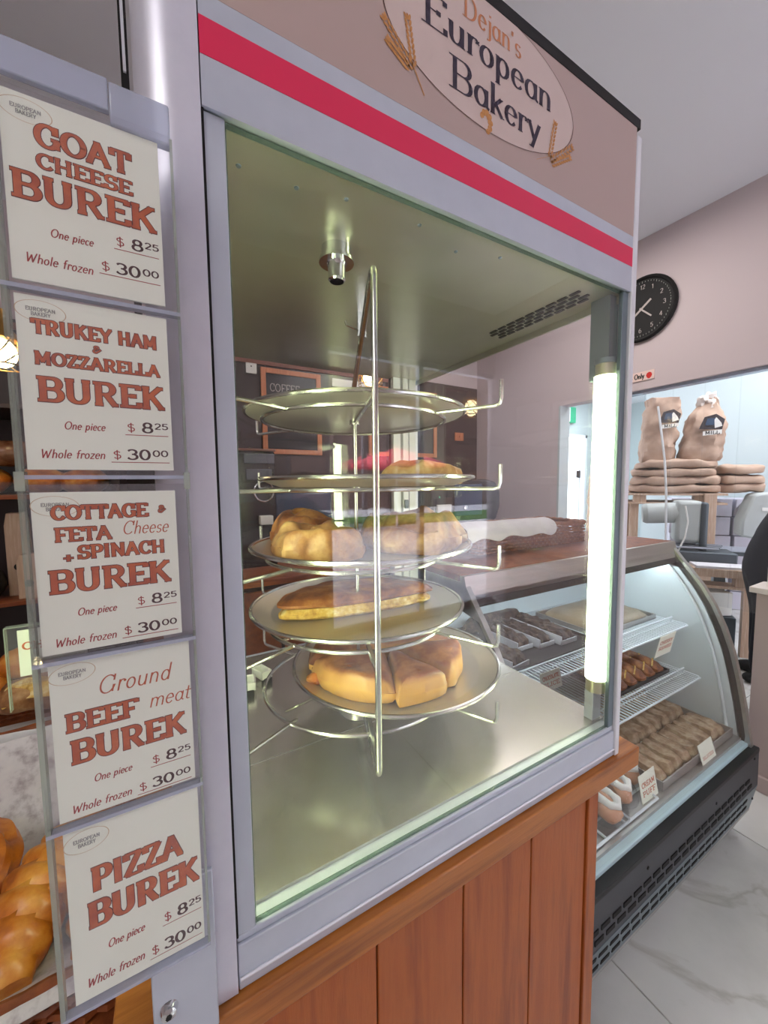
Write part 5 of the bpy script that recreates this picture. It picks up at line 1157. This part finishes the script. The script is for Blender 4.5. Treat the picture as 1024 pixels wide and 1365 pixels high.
# clear plastic strip curtain in the opening and the highlight on its edge
t = thing('strip_curtain', (3.05, 1.0, FZ), 'clear plastic strip curtain hanging in the kitchen opening', 'curtain')
for k, y in enumerate((1.28, 1.10, .92, .74, .56, .38)):
    part('strip', MB().box(3.055+.004*k, 3.057+.004*k, y-.10, y+.085, -.35, 1.137), 'plastic_sheet', t, smooth=False)
part('curtain_rail', MB().box(3.03, 3.09, .26, 1.4, 1.115, 1.137), 'acrylic_frost', t)
def ax(px, z): return px
pth = [(3.02, 1.075, 1.0), (3.02, 1.052, .85), (3.02, 1.018, .62), (3.02, 1.0, .40), (3.02, .99, .10), (3.02, .985, -.08)]
tag(part('curtain_highlight', MB().tube(pth, .0075, 8), 'door_white'), 'bright highlight of the curtain edge, modelled as a white tube curving down in front of the flour sacks', 'cord')  # highlight on the curtain's edge, built as a solid white tube

# ---------------- person in black, bending, mostly outside the frame
def skin_body(name, verts, edges, radii, material, parent, root=0, lv=2):
    me = bpy.data.meshes.new(name); me.from_pydata([Vector(v)-parent.location for v in verts], edges, []); me.update()
    o = bpy.data.objects.new(name, me); S.collection.objects.link(o); o.parent = parent
    o.modifiers.new('skin', 'SKIN'); sv = me.skin_vertices[0].data
    for i, r in enumerate(radii): sv[i].radius = (r, r) if not isinstance(r, tuple) else r; sv[i].use_root = (i == root)
    s_ = o.modifiers.new('sub', 'SUBSURF'); s_.levels = s_.render_levels = lv
    me.materials.append(MATS[material])
    for m_ in o.modifiers: 
        if m_.type == 'SKIN': m_.use_smooth_shade = True
    return o
PX, PY = 3.335, .565
ps = thing('person', (PX, PY, FZ), 'person in dark clothing bending forward at the kitchen opening, cut by the right edge', 'person')
D = Vector((.45, -.89, 0)); N_ = Vector((.89, .45, 0))
def H(a, b, z): p = Vector((PX, PY, 0))+D*a+N_*b; return (p.x, p.y, FZ+z)
V_ = [H(.0, 0, .80), H(.06, 0, .96), H(.15, 0, 1.11), H(.24, 0, 1.23), H(.31, 0, 1.32), H(.37, 0, 1.43),
      H(.0, -.09, .74), H(.01, -.10, .46), H(-.02, -.10, .09), H(.10, -.11, .04),
      H(.0, .09, .74), H(.03, .10, .46), H(.02, .10, .09), H(.14, .11, .04),
      H(.25, -.18, 1.22), H(.30, -.23, 1.0), H(.50, -.20, .92), H(.25, .18, 1.22), H(.34, .23, 1.0), H(.54, .20, .92)]
E_ = [(0, 1), (1, 2), (2, 3), (3, 4), (4, 5), (0, 6), (6, 7), (7, 8), (8, 9), (0, 10), (10, 11), (11, 12), (12, 13), (3, 14), (14, 15), (15, 16), (3, 17), (17, 18), (18, 19)]
Rr = [.125, .12, .135, .12, .06, .055, .10, .065, .045, .04, .10, .065, .045, .04, .062, .048, .035, .062, .048, .035]
skin_body('body', V_, E_, Rr, 'cloth_black', ps)
part('head', MB().blob(H(.43, 0, 1.54), (.095, .078, .12), KM, .004, 10, 20, 14), 'skin', ps)
part('hair', MB().blob(H(.415, 0, 1.57), (.102, .086, .115), KM, .01, 20, 20, 14), 'hair', ps)
def hand(a, b, z, s):
    vs = [H(a, b, z), H(a+.05, b, z-.02)]; es = [(0, 1)]; rr = [.026, .030]
    for k, (dy, L) in enumerate(((-.028, .06), (-.010, .07), (.009, .066), (.027, .05))):
        i = len(vs); vs += [H(a+.085, b+dy, z-.03), H(a+.085+L*.5, b+dy, z-.045), H(a+.085+L*.9, b+dy, z-.07)]; rr += [.010, .009, .008]; es += [(1, i), (i, i+1), (i+1, i+2)]
    i = len(vs); vs += [H(a+.045, b-s*.04, z-.03), H(a+.075, b-s*.055, z-.05)]; rr += [.011, .009]; es += [(1, i), (i, i+1)]
    skin_body('hand', vs, es, rr, 'skin', ps, 0, 1)
hand(.52, -.20, .905, 1); hand(.56, .20, .905, -1)
for b in (-.105, .105):
    part('shoe', MB().blob(H(.05, b, .035), (.14, .05, .04), KM, .0, 10, 16, 10, -.033, .8), 'dark', ps)
mb = MB().tube([H(.0, -.18, .06), H(.05, -.18, .09), H(.10, -.17, .07)], .008, 6); part('shoe_lace', mb, 'white_plastic', ps)
